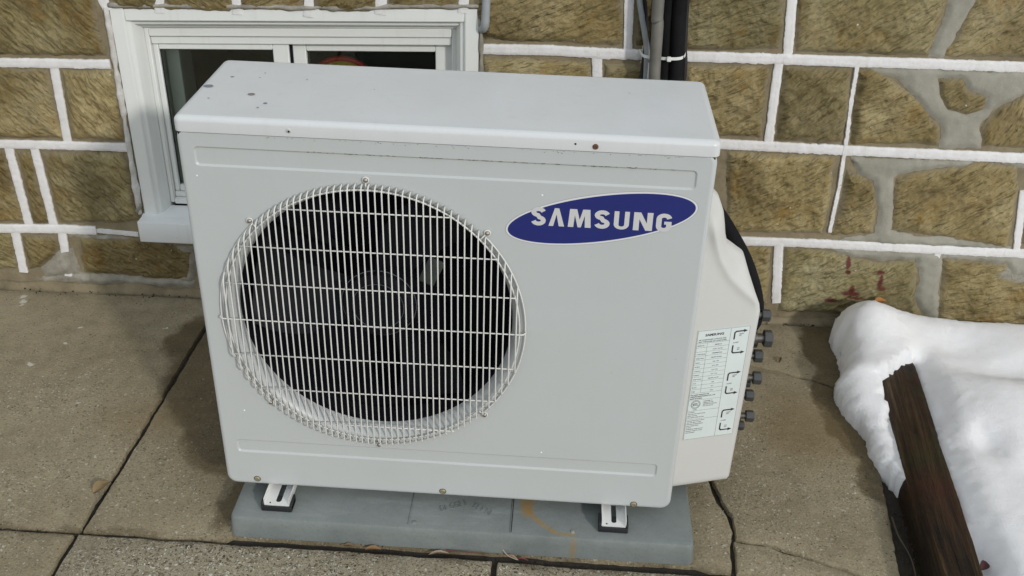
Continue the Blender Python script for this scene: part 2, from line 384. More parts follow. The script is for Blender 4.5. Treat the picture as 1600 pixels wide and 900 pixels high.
def pad_mat():
    n = N('grey_composite_pad'); c = n.pos(); s = n.sep(c)
    k = n.mix(n.ramp(n.noise(c, 8, 6, .65), [(.3, 0), (.7, 1)]), (.138, .158, .150), (.200, .222, .212))
    k = n.mix(n.math('MULTIPLY', n.ramp(n.noise(n.mapping(c, (6, 30, 12)), 1, 5, .6), [(.58, 0), (.75, 1)]), .4), k, (.30, .32, .31))
    k = n.mix(n.math('MULTIPLY', n.ramp(n.noise(c, 240, 3), [(.55, 0), (.7, 1)]), .25), k, (.08, .085, .08))
    wx = n.math('ADD', s[0], n.math('MULTIPLY', n.math('SUBTRACT', n.noise(c, 30, 3), .5), .012))
    # runoff stain: a spot that trickles to the edge and over it
    q = n.math('MULTIPLY', n.math('SUBTRACT', .02, s[1]), 1/.07); t = n.math('SUBTRACT', wx, n.math('ADD', .600, n.math('MULTIPLY', n.math('MULTIPLY', q, q), .055)))
    line = n.math('MULTIPLY', n.ramp(n.math('ABSOLUTE', t), [(.0045, 1), (.0095, 0)]), n.math('MULTIPLY', n.math('LESS_THAN', s[1], .03), n.math('GREATER_THAN', s[1], -.054)))
    wy = n.math('ADD', s[1], n.math('MULTIPLY', n.math('SUBTRACT', n.noise(c, 40, 3), .5), .01))
    tail = n.blob(wx, wy, .672, -.0535, .020, .0042, .5)
    down = n.blob(wx, s[2], .69, .022, .006, .03, .5)
    st = n.math('MAXIMUM', n.blob(wx, wy, .598, .022, .014, .032, .5), n.math('MAXIMUM', line, tail))
    k = n.mix(n.math('MULTIPLY', n.math('MULTIPLY', st, .8), n.ramp(n.noise(c, 45, 5, .65), [(.3, .35), (.6, 1)])), k, (.27, .155, .030)); k = n.mix(n.math('MULTIPLY', down, n.math('MULTIPLY', n.math('LESS_THAN', s[1], -.055), .5)), k, (.25, .16, .05))
    b = n.bump(n.noise(c, 60, 5), .0015, .6); b = n.bump(n.noise(c, 400, 2), .0005, .7, b)
    return n.fin(k, .55, b)
PADM = pad_mat()
def snow_mat():
    n = N('old_snow'); P = n.pos()
    k = n.mix(n.ramp(n.noise(P, 6, 5, .6), [(.3, 0), (.7, 1)]), (.92, .92, .925), (.87, .865, .86))
    k = n.mix(n.math('MULTIPLY', n.ramp(n.noise(P, 300, 3, .7), [(.60, 0), (.74, 1)]), .22), k, (.55, .55, .56))
    k = n.mix(n.math('MULTIPLY', n.ramp(n.voro(P, 70), [(.03, 1), (.06, 0)]), n.ramp(n.noise(P, 8, 2), [(.58, 0), (.64, .8)])), k, (.16, .12, .08))
    k = n.mix(n.math('MULTIPLY', n.attr('edge'), .35), k, (.45, .42, .38))
    b = n.bump(n.noise(P, 50, 4, .55), .003, .7); b = n.bump(n.noise(P, 330, 4, .75), .0026, 1, b)
    return n.fin(k, .75, b, Subsurface_Weight=.25, Subsurface_Scale=.03, Subsurface_Radius=(1, .9, .8))
SNOW = snow_mat()
def wood_mat():
    n = N('dark_treated_timber'); c = n.coord()
    g = n.noise(n.mapping(c, (55, 2.5, 55)), 1, 7, .7, .6); g2 = n.noise(n.mapping(c, (160, 6, 160)), 1, 5, .7)
    k = n.ramp(g, [(.34, (.003, .002, .001)), (.46, (.018, .010, .005)), (.58, (.050, .028, .011)), (.72, (.16, .11, .05))])
    k = n.mix(n.math('MULTIPLY', n.ramp(n.noise(c, 7, 4), [(.5, 0), (.7, 1)]), .5), k, (.060, .016, .009))
    k = n.mix(n.math('MULTIPLY', n.ramp(n.noise(c, 9, 5, .6), [(.5, 0), (.66, 1)]), .5), k, (.036, .034, .008))
    b = n.bump(g, .014, 1); b = n.bump(g2, .004, 1, b)
    return n.fin(k, n.ramp(n.noise(c, 12, 3), [(.4, .5), (.7, .8)]), b, Specular_IOR_Level=.25)
WOOD = wood_mat()
def glass_mat():
    n = N('window_glass'); g = n.new('ShaderNodeBsdfGlossy'); g.inputs['Roughness'].default_value = .02; g.inputs['Color'].default_value = (.9, .95, .95, 1)
    t = n.new('ShaderNodeBsdfTransparent'); t.inputs[0].default_value = (.86, .9, .88, 1); f = n.new('ShaderNodeFresnel'); f.inputs[0].default_value = 1.5; m = n.new('ShaderNodeMixShader')
    n.t.links.new(f.outputs[0], m.inputs[0]); n.t.links.new(t.outputs[0], m.inputs[1]); n.t.links.new(g.outputs[0], m.inputs[2]); n.t.links.new(m.outputs[0], n.out.inputs[0]); return n.m
GLASS = glass_mat()

# ============================================================ GROUND
GR = mesh('ground', [(-400, -400, -.075), (400, -400, -.075), (400, 400, -.075), (-400, 400, -.075)], [(0, 1, 2, 3)], EARTH); tag(GR, kind='structure')
pav = root('patio', (0, 0, 0), None, None, kind='structure')
s_ = B(); 
V, T, nb = fillgrid(resample([(-2.6, -1.9), (1.40, -1.9), (1.47, .86), (-2.6, .80)], .1), .06, seed=3)
s_.add([(p.x, p.y, -.011+.004*noise.noise(Vector((p.x*30, p.y*30, 1)))) for p in V], T)
s_.obj('joint_soil', SOIL, pav, (0, 0, 0), 180)['kind'] = 'structure'
CR = [(1.005, -.076), (1.0065, -.03), (1.009, .001), (1.018, .037), (1.013, .083), (.997, .12), (.985, .18), (.97, .30), (.99, .45), (.962, .58), (.968, .70), (.975, .86)]
BR = [(1.016, .014), (1.045, .006), (1.08, .007), (1.11, -.010), (1.138, -.017), (1.19, -.040), (1.23, -.055), (1.262, -.076)]
HL = [(.968, .70), (1.06, .655), (1.155, .621), (1.19, .612), (1.229, .592), (1.27, .580), (1.315, .556), (1.44, .50)]
def slab(poly, mat, seed, z=0.0, jit=.0022, gap=.0012, tilt=(0, 0)):
    P = resample(poly, .012, jit=jit, seed=seed); n = len(P)
    area = sum(P[i].x*P[(i+1) % n].y-P[(i+1) % n].x*P[i].y for i in range(n))
    if area < 0: P.reverse()
    def inset(d):
        out = []
        for i in range(n):
            t = (P[(i+1) % n]-P[i-1]); t.normalize(); out.append(Vector((P[i].x-t.y*d, P[i].y+t.x*d)))
        return out
    L0, L1, L2 = inset(gap), inset(gap+.002), inset(gap+.0065)
    V, T, nb = fillgrid(L2, .05, seed=seed)
    zf = lambda p: z+tilt[0]*(p.x-L0[0].x)+tilt[1]*(p.y-L0[0].y)
    vs = [Vector((p.x, p.y, zf(p)+.0009*noise.noise(Vector((p.x*9, p.y*9, seed))))) for p in V]; b = B(); b.add(vs, T)
    k = len(b.v); b.v += [Vector((p.x, p.y, zf(p)-.0015)) for p in L1]+[Vector((p.x, p.y, zf(p)-.006)) for p in L0]+[Vector((p.x, p.y, -.05)) for p in L0]
    for i in range(n):
        j = (i+1) % n; b.f += [(i, k+i, k+j, j), (k+i, k+n+i, k+n+j, k+j), (k+n+i, k+2*n+i, k+2*n+j, k+n+j)]
    if len(V) != nb and False: pass
    return b.obj('concrete_slab', mat, pav, (0, 0, 0), 35)
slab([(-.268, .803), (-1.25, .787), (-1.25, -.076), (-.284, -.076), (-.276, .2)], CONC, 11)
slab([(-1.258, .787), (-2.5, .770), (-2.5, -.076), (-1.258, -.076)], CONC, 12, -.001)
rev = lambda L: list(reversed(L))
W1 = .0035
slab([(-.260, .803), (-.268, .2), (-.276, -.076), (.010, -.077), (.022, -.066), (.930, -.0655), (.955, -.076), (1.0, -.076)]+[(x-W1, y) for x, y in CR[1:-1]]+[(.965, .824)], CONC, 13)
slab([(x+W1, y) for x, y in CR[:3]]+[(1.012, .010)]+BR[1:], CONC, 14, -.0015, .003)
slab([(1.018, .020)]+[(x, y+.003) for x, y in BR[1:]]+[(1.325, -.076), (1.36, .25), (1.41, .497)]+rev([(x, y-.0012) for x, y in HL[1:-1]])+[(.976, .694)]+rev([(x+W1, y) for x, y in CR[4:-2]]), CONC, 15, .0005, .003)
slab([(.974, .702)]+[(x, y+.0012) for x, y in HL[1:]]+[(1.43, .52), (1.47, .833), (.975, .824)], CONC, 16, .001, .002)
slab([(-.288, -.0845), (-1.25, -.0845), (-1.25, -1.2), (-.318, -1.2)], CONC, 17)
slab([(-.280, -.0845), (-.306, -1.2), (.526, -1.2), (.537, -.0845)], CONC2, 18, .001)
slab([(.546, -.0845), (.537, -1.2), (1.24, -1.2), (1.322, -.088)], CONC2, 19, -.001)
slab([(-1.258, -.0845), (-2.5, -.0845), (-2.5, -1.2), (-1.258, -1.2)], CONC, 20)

# ============================================================ HOUSE WALL
YAW = atan2(.0167486, 1)
wall = root('house_wall', (0, .82917, 0), 'rock faced brown stone house wall with raised white painted mortar joints', 'wall', YAW)
Wl = lambda u, z, out=0.0: Vector((u, -out, z))
wb = B()
GX0, GX1, GZ1 = -2.4, 3.4, 1.75
WU0, WU1, WZ0, WZ1 = -.446, .424, .175, .783
for (a, b_, c, d) in ((GX0, WU0, -.06, GZ1), (WU1, GX1, -.06, GZ1), (WU0, WU1, -.06, WZ0), (WU0, WU1, WZ1, GZ1)): wb.box(a, b_, -.0012, .30, c, d)
bo = wb.obj('mortar_bed', BED, wall, (0, 0, 0)); bo['kind'] = 'structure'
REDMARKS = []
def stone(poly, ang, step=.0038, seed=0, rel=1.0, marks=()):
    rnd = random.Random(seed*13+5)
    cx = sum(p[0] for p in poly)/len(poly); cz = sum(p[1] for p in poly)/len(poly)
    P = resample(poly, step*1.4, jit=.0042, seed=seed)
    n = len(P); area = sum(P[i].x*P[(i+1) % n].y-P[(i+1) % n].x*P[i].y for i in range(n))
    if area < 0: P.reverse()
    V, T, nb = fillgrid(P, step, seed=seed)
    a = radians(ang); ca, sa = cos(a), sin(a); so_ = seed*3.77
    tx, tz = rnd.uniform(-.035, .035), rnd.uniform(-.04, .04)
    vs = []; edge = []; fr = noise.fractal; DD = pdists(V, P)
    for i, p in enumerate(V):
        d = 0 if i < nb else float(DD[i])
        g, h = p.x*ca+p.y*sa, -p.x*sa+p.y*ca
        dd = d+.006*noise.noise(Vector((p.x*22, p.y*22, so_)))
        e = max(0, min(1, dd/.020)); e = e*e*(3-2*e)
        H = .005+.007*e
        lump = fr(Vector((p.x*8, p.y*8, so_)), 1, 2, 3)*.008-.006*max(0, noise.noise(Vector((g*7, h*11, so_+20))))
        rid = fr(Vector((g*26, h*70, so_+4)), .75, 2, 4)*.0042
        cel = abs(noise.noise(Vector((g*38, h*75, so_+8))))*.0055
        fin_ = noise.noise(Vector((p.x*150, p.y*150, so_)))*.0020
        out = .0018+(0 if i < nb else (H*min(1, d/.008)+e*rel*(lump+rid-cel+fin_+tx*(p.x-cx)+tz*(p.y-cz))))
        vs.append(Vector((p.x-cx, -max(out, .0016), p.y-cz))); edge.append(max(0, 1-dd/.010) if i >= nb else 1)
    k = len(vs); vs += [Vector((p.x-cx, .012, p.y-cz)) for p in P]; edge += [1]*n
    fs = [tuple(t) for t in T]
    me = bpy.data.meshes.new('stone'); 
    fs += [(i, (i+1) % n, k+(i+1) % n, k+i)[::-1] for i in range(n)]
    me.from_pydata([tuple(v) for v in vs], [], fs); me.update(); me.materials.append(STONE); me.shade_smooth(); me.set_sharp_from_angle(angle=radians(50))
    at = me.attributes.new('edge', 'FLOAT', 'POINT'); at.data.foreach_set('value', edge)
    if marks:
        for nm, ells in marks:
            at = me.attributes.new(nm, 'FLOAT', 'POINT'); vals = []
            for v in vs:
                x, z = v.x+cx, v.z+cz; m = 0
                for ex, ez, rx, rz in ells:
                    q = ((x-ex)/rx)**2+((z-ez)/rz)**2; m = max(m, max(0, min(1, (1.5-q)/.8)))
                vals.append(m)
            at.data.foreach_set('value', vals)
    uv = me.uv_layers.new(name='grain'); buf = []
    for l in me.loops:
        v = vs[l.vertex_index]; x, z = v.x+cx, v.z+cz; buf += [x*ca+z*sa, -x*sa+z*ca]
    uv.data.foreach_set('uv', buf)
    return link(bpy.data.objects.new('stone', me), wall, (cx, 0, cz))
STONES=[
(-45,[(-.7359,.8736),(-.4822,.8829),(-.4747,.7957),(-.4780,.7278),(-.4690,.6584),(-.7909,.6485)]),
(-42,[(-.8296,.6183),(-.6195,.6269),(-.6187,.4433),(-.8764,.4318)]),
(-55,[(-.5902,.6249),(-.4590,.6272),(-.4618,.5378),(-.4635,.4434),(-.5981,.4408)]),
(-50,[(-.8847,.3985),(-.7762,.3999),(-.7712,.1986),(-.9373,.1886)]),
(-60,[(-.7497,.4011),(-.7104,.4011),(-.7012,.2002),(-.7441,.1981)]),
(-48,[(-.6840,.4023),(-.4773,.4100),(-.4620,.3844),(-.4610,.2492),(-.4631,.2156),(-.6759,.1995)]),
(-30,[(-.9451,.1577),(-.8156,.1603),(-.8176,.0587),(-.9749,.0386)]),
(-35,[(-.7866,.1598),(-.6901,.1627),(-.6902,.1281),(-.7145,.0937),(-.7523,.0621),(-.7929,.0521)]),
(-25,[(-.6325,.1599),(-.4725,.1678),(-.3320,.1384),(-.3413,.0437),(-.6428,.0519)]),
(-40,[(-.4377,.8845),(-.3194,.8888),(-.3261,.7865),(-.3372,.7727),(-.4330,.7765)]),
(-35,[(-.2987,.8896),(-.1429,.8952),(-.1456,.7935),(-.1563,.7781),(-.3128,.7751)]),
(30,[(-.1194,.8961),(.0237,.9013),(.0151,.7907),(-.0066,.7809),(-.1291,.7807)]),
(25,[(.0500,.9023),(.1951,.9075),(.1846,.7943),(.1427,.7867),(.0445,.7859)]),
(20,[(.2153,.9083),(.3768,.9142),(.3738,.8134),(.3503,.8036),(.2618,.8032),(.2113,.7953)]),
(25,[(.4056,.9152),(.7394,.9274),(.7557,.7418),(.7369,.7350),(.5884,.7351),(.4350,.7350),(.4121,.8001)]),
(15,[(.4340,.6920),(.6801,.6959),(.6887,.6776),(.7004,.5222),(.4423,.5108)]),
(15,[(.7163,.6912),(.8001,.6915),(.8896,.6921),(.9117,.5149),(.7288,.5151)]),
(20,[(.7705,.9285),(1.1025,.9406),(1.1138,.7979),(1.1203,.7383),(.9000,.7324),(.7872,.7370)]),
(28,[(.9100,.6960),(1.1015,.6977),(1.1063,.5971),(1.1083,.5220),(.9300,.5174)]),
(35,[(1.1304,.9416),(1.5046,.9553),(1.4722,.8699),(1.4560,.7428),(1.4127,.7410),(1.1549,.7336)]),
(35,[(1.5596,.9573),(1.6965,.9622),(1.7610,.7431),(1.6742,.7426),(1.4914,.7412),(1.5133,.8062),(1.5301,.8649)]),
(40,[(1.1354,.6991),(1.2886,.7024),(1.3041,.6216),(1.3090,.5161),(1.1434,.5136)]),
(25,[(1.3061,.7031),(1.3354,.7043),(1.3964,.6806),(1.4650,.6253),(1.4986,.5900),(1.5266,.5669),(1.5343,.5212),(1.3276,.5152)]),
(35,[(1.4944,.6847),(1.5510,.6886),(1.5695,.6613),(1.6178,.6461),(1.6181,.6160),(1.5807,.5984),(1.5353,.6124),(1.5054,.6508)]),
(70,[(1.6221,.5711),(1.6563,.6240),(1.6985,.6543),(1.7838,.6657),(1.8258,.5227),(1.6376,.5225)]),
(30,[(1.0304,.4817),(1.1922,.4789),(1.2945,.4785),(1.3018,.3877),(1.3047,.2658),(1.0595,.2610)]),
(32,[(1.3275,.4512),(1.3638,.4323),(1.3997,.4167),(1.4247,.3405),(1.4260,.2718),(1.3242,.2649)]),
(35,[(1.4532,.4296),(1.5071,.4526),(1.5964,.4670),(1.6391,.4808),(1.7361,.4734),(1.7568,.4092),(1.7603,.3390),(1.7694,.2522),(1.6451,.2681),(1.4714,.2851),(1.4568,.3687)]),
(35,[(1.7604,.4745),(1.9008,.4759),(1.9647,.2676),(1.8064,.2633)]),
(30,[(1.0643,.2241),(1.1802,.2243),(1.1890,.1238),(1.1953,.0494),(1.0870,.0515)]),
(30,[(1.2150,.2205),(1.3126,.2217),(1.3842,.2047),(1.4602,.1916),(1.5472,.2036),(1.5661,.1628),(1.5714,.0953),(1.6020,.0334),(1.3670,.0306),(1.2285,.0311),(1.2203,.1255)]),
(15,[(1.6201,.2111),(1.7812,.2081),(1.8057,.1715),(1.9318,.1628),(1.9763,.0116),(1.7749,.0126),(1.6488,.0198)]),
]
JOINTS=[
(.0214,[(-.8284,.6313),(-.6396,.6359),(-.4645,.6399)]),
(.0215,[(-.8819,.4178),(-.6521,.4229),(-.4600,.4246)]),
(.0236,[(-.9433,.1729),(-.6841,.1838),(-.5820,.1831)]),
(.0117,[(-.5820,.1831),(-.5229,.1804),(-.4707,.1772)]),
(.0212,[(-.4543,.8829),(-.4552,.7954),(-.4484,.7747)]),
(.0197,[(-.6048,.6309),(-.6090,.4352)]),
(.0207,[(-.7645,.4092),(-.7593,.1915)]),
(.0207,[(-.6984,.4122),(-.6929,.1909)]),
(.0213,[(-.8015,.1704),(-.8059,.0491)]),
(.0212,[(-.6753,.1766),(-.6827,.0435)]),
(.0227,[(-.3165,.8880),(-.3249,.7735)]),
(.0211,[(-.1412,.8943),(-.1425,.7775)]),
(.0210,[(.0359,.9008),(.0252,.7780)]),
(.0253,[(.2060,.9070),(.1927,.7905)]),
(.0221,[(.3937,.9138),(.3838,.8008)]),
(.0233,[(.4275,.7136),(.5892,.7171),(.7088,.7142),(.8875,.7153),(1.1273,.7174),(1.3012,.7184),(1.4624,.7204),(1.5650,.7200),(1.6814,.7218),(1.7979,.7220)]),
(.0193,[(.7581,.9271),(.7693,.7228)]),
(.0217,[(.6990,.7046),(.7130,.5211)]),
(.0205,[(1.1215,.9403),(1.1393,.7256)]),
(.0199,[(1.1216,.7065),(1.1275,.5112)]),
(.0238,[(.4421,.5058),(.9105,.5015),(1.0255,.5000),(1.3290,.4969),(1.5136,.4968),(1.7438,.4956),(1.8964,.4958)]),
(.0227,[(1.0632,.2368),(1.3202,.2385),(1.5734,.2364),(1.8155,.2356),(1.9759,.2364)]),
(.0217,[(1.1965,.2286),(1.2162,.0600)]),
(.0146,[(1.6015,.2266),(1.6046,.1433),(1.6050,.0769)]),
(.0174,[(1.7680,.4079),(1.7935,.2512)]),
(.0091,[(1.3021,.7062),(1.3053,.6281),(1.3117,.5394),(1.3185,.4041),(1.3180,.2772)]),
]
PATCHES=[
[(1.3105,.7057),(1.6834,.7118),(1.8284,.7148),(1.8405,.6752),(1.6986,.6567),(1.6559,.6280),(1.6222,.5735),(1.6371,.5150),(1.5367,.5138),(1.5304,.5662),(1.4975,.5972),(1.4651,.6278),(1.3964,.6830),(1.3366,.7006)],
[(1.3316,.4810),(1.7465,.4831),(1.8983,.4867),(1.9014,.4768),(1.7492,.4731),(1.6395,.4816),(1.5972,.4661),(1.5079,.4518),(1.4539,.4287),(1.4575,.3677),(1.4689,.2839),(1.6460,.2670),(1.7783,.2516),(1.7802,.2443),(1.3278,.2474),(1.4291,.2746),(1.4254,.3396),(1.3997,.4192),(1.3638,.4348)],
[(1.3232,.2286),(1.5826,.2287),(1.8170,.2275),(1.9764,.2319),(1.9970,.1650),(1.8077,.1666),(1.7832,.2033),(1.6210,.2100),(1.6335,.0875),(1.6473,.0285),(1.6116,.0306),(1.5722,.0941),(1.5686,.1618),(1.5512,.2027),(1.4605,.1924),(1.3845,.2055)],
[(1.5136,.9551),(1.5604,.9568),(1.5337,.8645),(1.5170,.8057),(1.4929,.7375),(1.4582,.7361),(1.4730,.8693)],
[(-.6929,.1191),(-.6565,.1287),(-.6481,.0465),(-.6822,.0327),(-.7479,.0373),(-.7543,.0569),(-.7164,.0885)],
[(-.6744,.0551),(-.3420,.0424),(-.3453,.0181),(-.7691,.0201)],
[(-.6689,.1704),(-.4711,.1707),(-.4726,.1610),(-.5694,.1543),(-.6539,.1596)],
[(-.3793,.1465),(-.3278,.1491),(-.3402,.0305),(-.3812,.0364)],
]
for i, (ang, pl) in enumerate(STONES):
    mk = []
    if i == 30: mk = [('redmark', [(1.380, .188, .006, .016), (1.384, .163, .007, .006), (1.404, .106, .008, .016), (1.412, .098, .014, .006), (1.392, .097, .012, .005), (1.356, .074, .016, .006), (1.471, .139, .006, .022), (1.467, .167, .010, .006), (1.464, .205, .005, .012), (1.478, .118, .010, .006), (1.42, .086, .02, .004)])]
    if i == 31: mk = [('greymark', [(1.83, .176, .06, .02)])]
    o = stone(pl, ang, (.0038 if i not in (15, 16) else .008), i+1, 1.0, mk)
# stones hidden behind the unit and beyond the picture
def row(z0, z1, xs, seed, step=.012):
    for j in range(len(xs)-1):
        a, b_ = xs[j]+.010, xs[j+1]-.010
        stone([(a, z0), (b_, z0), (b_, z1), (a, z1)], (seed*37+j*23) % 60-30, step, seed*20+j)
row(.02, .155, [-.325, -.05, .22, .44, .70, .965], 51)
row(.19, .34, [.432, .66, .965], 52); row(.36, .505, [.432, .58, .80, .965], 53)
rr = random.Random(4)
def cuts(a, b_):
    L = [a]
    while L[-1] < b_-.45: L.append(L[-1]+rr.uniform(.22, .40))
    return L+[b_]
EXTRA = []
for q, (z0, z1) in enumerate(((.99, 1.17), (1.19, 1.40), (1.42, 1.60))):
    c = cuts(-1.8, 2.9); row(z0, z1, c, 60+q); EXTRA.append((.018, [(-2.4, z0-.01), (3.4, z0-.01)]))
    EXTRA += [(.016, [(x, z0), (x-.01, z1)]) for x in c[1:-1]]
for q, (z0, z1) in enumerate(((.02, .155), (.19, .40), (.43, .62), (.65, .96))):
    c = cuts(-1.8, -.96 if q < 2 else -.85); row(z0, z1, c, 70+q)
    if q: EXTRA.append((.018, [(-2.4, z0-.013), (c[-1], z0-.013)]))
    c = cuts(1.93, 2.9); row(z0, z1, c, 80+q)
    if q: EXTRA.append((.018, [(c[0]-.02, z0-.013), (3.4, z0-.013)]))
EXTRA += [(.015, [(-.325, .166), (.975, .176)]), (.014, [(.432, .350), (.985, .352)]), (.013, [(.66, .352), (.655, .19)]), (.013, [(.58, .505), (.58, .358)]), (.013, [(.80, .505), (.80, .358)])]+[(.013, [(x, .157), (x, .02)]) for x in (-.05, .22, .44, .70)]
def joint(wd, pts, seed, worn=0.0, proud=.0085, ext=0.0):
    if ext:   # run the ends into the joints they meet
        a, b_ = Vector(pts[0]), Vector(pts[-1]); a2, b2 = Vector(pts[1]), Vector(pts[-2])
        pts = [tuple(a+(a-a2).normalized()*ext)]+list(pts[1:-1])+[tuple(b_+(b_-b2).normalized()*ext)]
    P = resample(pts, .0045, closed=False); n = len(P); vs = []; fs = []; wv = []
    nz = lambda p, f, q: noise.noise(Vector((p.x*f, p.y*f, q)))
    for i, p in enumerate(P):
        t = (P[min(i+1, n-1)]-P[max(i-1, 0)]).normalized(); nn = Vector((-t.y, t.x))
        hw = wd*.5*(1.06+.09*nz(p, 22, seed))
        ra = .7+1.5*max(0, nz(p, 6, seed+70)+.1)
        j1 = ra*(.0014*nz(p, 70, seed+3)+.0013*nz(p, 240, seed)); j2 = ra*(.0014*nz(p, 70, seed+31)+.0013*nz(p, 240, seed+7))
        o_ = proud*(.92+.16*nz(p, 14, seed))+.0005*nz(p, 120, seed+2)
        o_ *= 1-.55*worn*max(0, nz(p, 35, seed+50))
        for s1, oo, jj in ((-1.02, -.003, j1), (-1, o_*.82, j1), (-.88, o_*.98, j1), (-.3, o_*.97, 0), (.3, o_*1.0, 0), (.88, o_*.98, j2), (1, o_*.82, j2), (1.02, -.003, j2)):
            q = p+nn*(hw*s1+jj); vs.append((q.x, -oo, q.y)); wv.append(worn)
    m = 8
    for i in range(n-1):
        for k in range(m-1): fs.append((i*m+k, (i+1)*m+k, (i+1)*m+k+1, i*m+k+1))
    fs.append(tuple(range(m))); fs.append(tuple(reversed(range((n-1)*m, n*m))))
    cx, cz = P[0]; vs = [(x-cx, y, z-cz) for x, y, z in vs]
    o = mesh('mortar_joint', vs, fs, JOINT, wall, (cx, 0, cz), 40)
    at = o.data.attributes.new('worn', 'FLOAT', 'POINT'); at.data.foreach_set('value', wv)
for i, (wd, pl) in enumerate(JOINTS):
    hor = abs(pl[-1][0]-pl[0][0]) > abs(pl[-1][1]-pl[0][1])
    rough = {3: 1.0, 25: 1.0, 13: .7}.get(i, .45 if i in (15, 20, 21, 23) else .15)
    joint(wd, pl, i+1, rough, (.0072 if hor else .0062) if i != 25 else .0078, 0 if hor else .004)
for i, (wd, pl) in enumerate(EXTRA): joint(wd, pl, 100+i, .1, .0072 if abs(pl[0][1]-pl[-1][1]) < .01 else .0062)
def patch(poly, seed, mat, hgt=.0065, name='cement_patch', hole=None):
    P = resample(poly, .005, jit=.0065, seed=seed); n = len(P)
    if sum(P[i].x*P[(i+1) % n].y-P[(i+1) % n].x*P[i].y for i in range(n)) < 0: P.reverse()
    hl = [resample(hole, .005, jit=.003, seed=5)] if hole else []
    V, T, nb = fillgrid(P, .006, holes=hl, seed=seed); vs = []; DD = pdists(V, P)
    if hl: DD = np.minimum(DD, pdists(V, hl[0]))
    for i, p in enumerate(V):
        d = 0 if i < nb else DD[i]; e = min(1, d/.012); e = e*e*(3-2*e)
        o_ = .0012+hgt*(.12+.88*e)+e*(.0032*noise.noise(Vector((p.x*16, p.y*16, seed)))+.0014*noise.noise(Vector((p.x*60, p.y*60, seed))))
        vs.append((p.x, -o_, p.y))
    k = len(vs); vs += [(p.x, .006, p.y) for p in P]
    fs = [tuple(t) for t in T]+[(i, k+i, k+(i+1) % n, (i+1) % n) for i in range(nb) if nb == n]
    return mesh(name, vs, fs, mat, wall, (0, 0, 0), 50)
for i, pl in enumerate(PATCHES): patch(pl, 300+i, CEM if i < 4 else CEMF, .0068 if i < 4 else .0062, hole=STONES[23][1] if i == 0 else None)
# crumbling mortar ledge where the wall meets the patio
def ledge(x0, x1, seed, d=.015, h=.024):
    vs = []; fs = []; n = int((x1-x0)/.008)
    for i in range(n+1):
        x = x0+(x1-x0)*i/n; a = noise.noise(Vector((x*14, seed, 0))); b_ = noise.noise(Vector((x*60, seed, 4)))
        dd = max(.002, d*(.75+.7*a+.25*b_)); hh = max(.002, h*(.8+.8*noise.noise(Vector((x*9, seed, 7)))+.2*b_))
        for q, z in ((-dd, -.012), (-dd*.95, .003), (-dd*.6, hh*.55), (-dd*.2-.004, hh), (.01, hh*1.1)): vs.append((x, q-.002, z))
    for i in range(n):
        for k in range(4): fs.append((i*5+k, (i+1)*5+k, (i+1)*5+k+1, i*5+k+1))
    mesh('mortar_ledge', vs, fs, BED, wall, (0, 0, 0), 50)
ledge(-2.4, -.30, 1); ledge(-.30, 1.20, 2); ledge(1.20, 3.3, 3, .016, .018)

# ---- basement window
sh = lambda v: Vector((v.x, v.y, v.z+(.03*(v.x+.437)/.853)*max(0, min(1, (v.z-.26)/.42))))
win = link(bpy.data.objects.new('window', None), wall, (0, 0, 0)); win.empty_display_size = .05
win['label'] = 'white framed sliding basement window with two dark panes'
def wbx(name, boxes, mat=VINYL, r=.002):
    b = B()
    for x0, x1, o0, o1, z0, z1 in boxes: b.rbox(x0, x1, -o1, -o0, z0, z1, r, 1, fn=sh)
    return b.obj(name, mat, win, (0, 0, 0), 40)
def profile(name, prof, x_sign, xc, z0, z1):
    """prof (distance from outer edge, out) run up the side; smooth cove between flats"""
    b = B(); k = len(prof)
    for z in (z0, z1): b.v += [sh(Vector((xc+x_sign*d, -o_, z))) for d, o_ in prof]
    for i in range(k-1): b.f.append((i, i+1, k+i+1, k+i) if x_sign > 0 else (i+1, i, k+i, k+i+1))
    b.f.append(tuple(range(k))[::-1]); b.f.append(tuple(range(k, 2*k))); return b.obj(name, VINYL, win, (0, 0, 0), 28)
CP = [(0, -.10), (0, .003), (.0015, .0045), (.030, .0045), (.0325, .003), (.034, .0), (.0365, -.003), (.040, -.0045), (.0435, -.005), (.045, -.007), (.057, -.036), (.0575, -.10)]
profile('casing', CP, 1, -.4445, .236, .7765); profile('casing', CP, -1, .421, .236, .7765)
wbx('casing', [(-.4105, .3875, -.10, .0035, .746, .776)])
wbx('head_moulding', [(-.4105, .3875, -.09, -.012, .7315, .7455), (-.3995, .3765, -.09, -.030, .7195, .731)], VINYL, .004)
wbx('frame', [(-.387, -.376, -.13, -.038, .255, .719), (.354, .3655, -.13, -.038, .255, .719), (-.3755, .3535, -.13, -.036, .697, .7185), (-.3755, .3535, -.13, -.044, .676, .6965), (-.3755, .3535, -.13, -.036, .252, .268), (-.3755, .3535, -.13, -.046, .2685, .283)])
wbx('sash', [(-.3755, -.3625, -.08, -.050, .2835, .6755), (-.082, -.0430, -.08, -.050, .2835, .6755), (-.362, -.0825, -.08, -.0505, .661, .6755), (-.362, -.0825, -.08, -.0505, .2835, .300)])
wbx('sash', [(-.0365, -.004, -.10, -.062, .2835, .6755), (.312, .3535, -.10, -.062, .2835, .6755), (-.0035, .3115, -.10, -.0625, .655, .6755), (-.0035, .3115, -.10, -.0625, .2835, .300)])
wbx('sash_track', [(-.0428, -.037, -.12, -.058, .2835, .6755)], DARK)
wbx('inner_sash', [(-.368, -.334, -.125, -.105, .27, .72), (.325, .352, -.125, -.105, .27, .72)])
g = B(); g.box(-.3615, -.083, .0600, .0635, .3005, .6605, fn=sh); g.obj('pane', GLASS, win, (0, 0, 0))
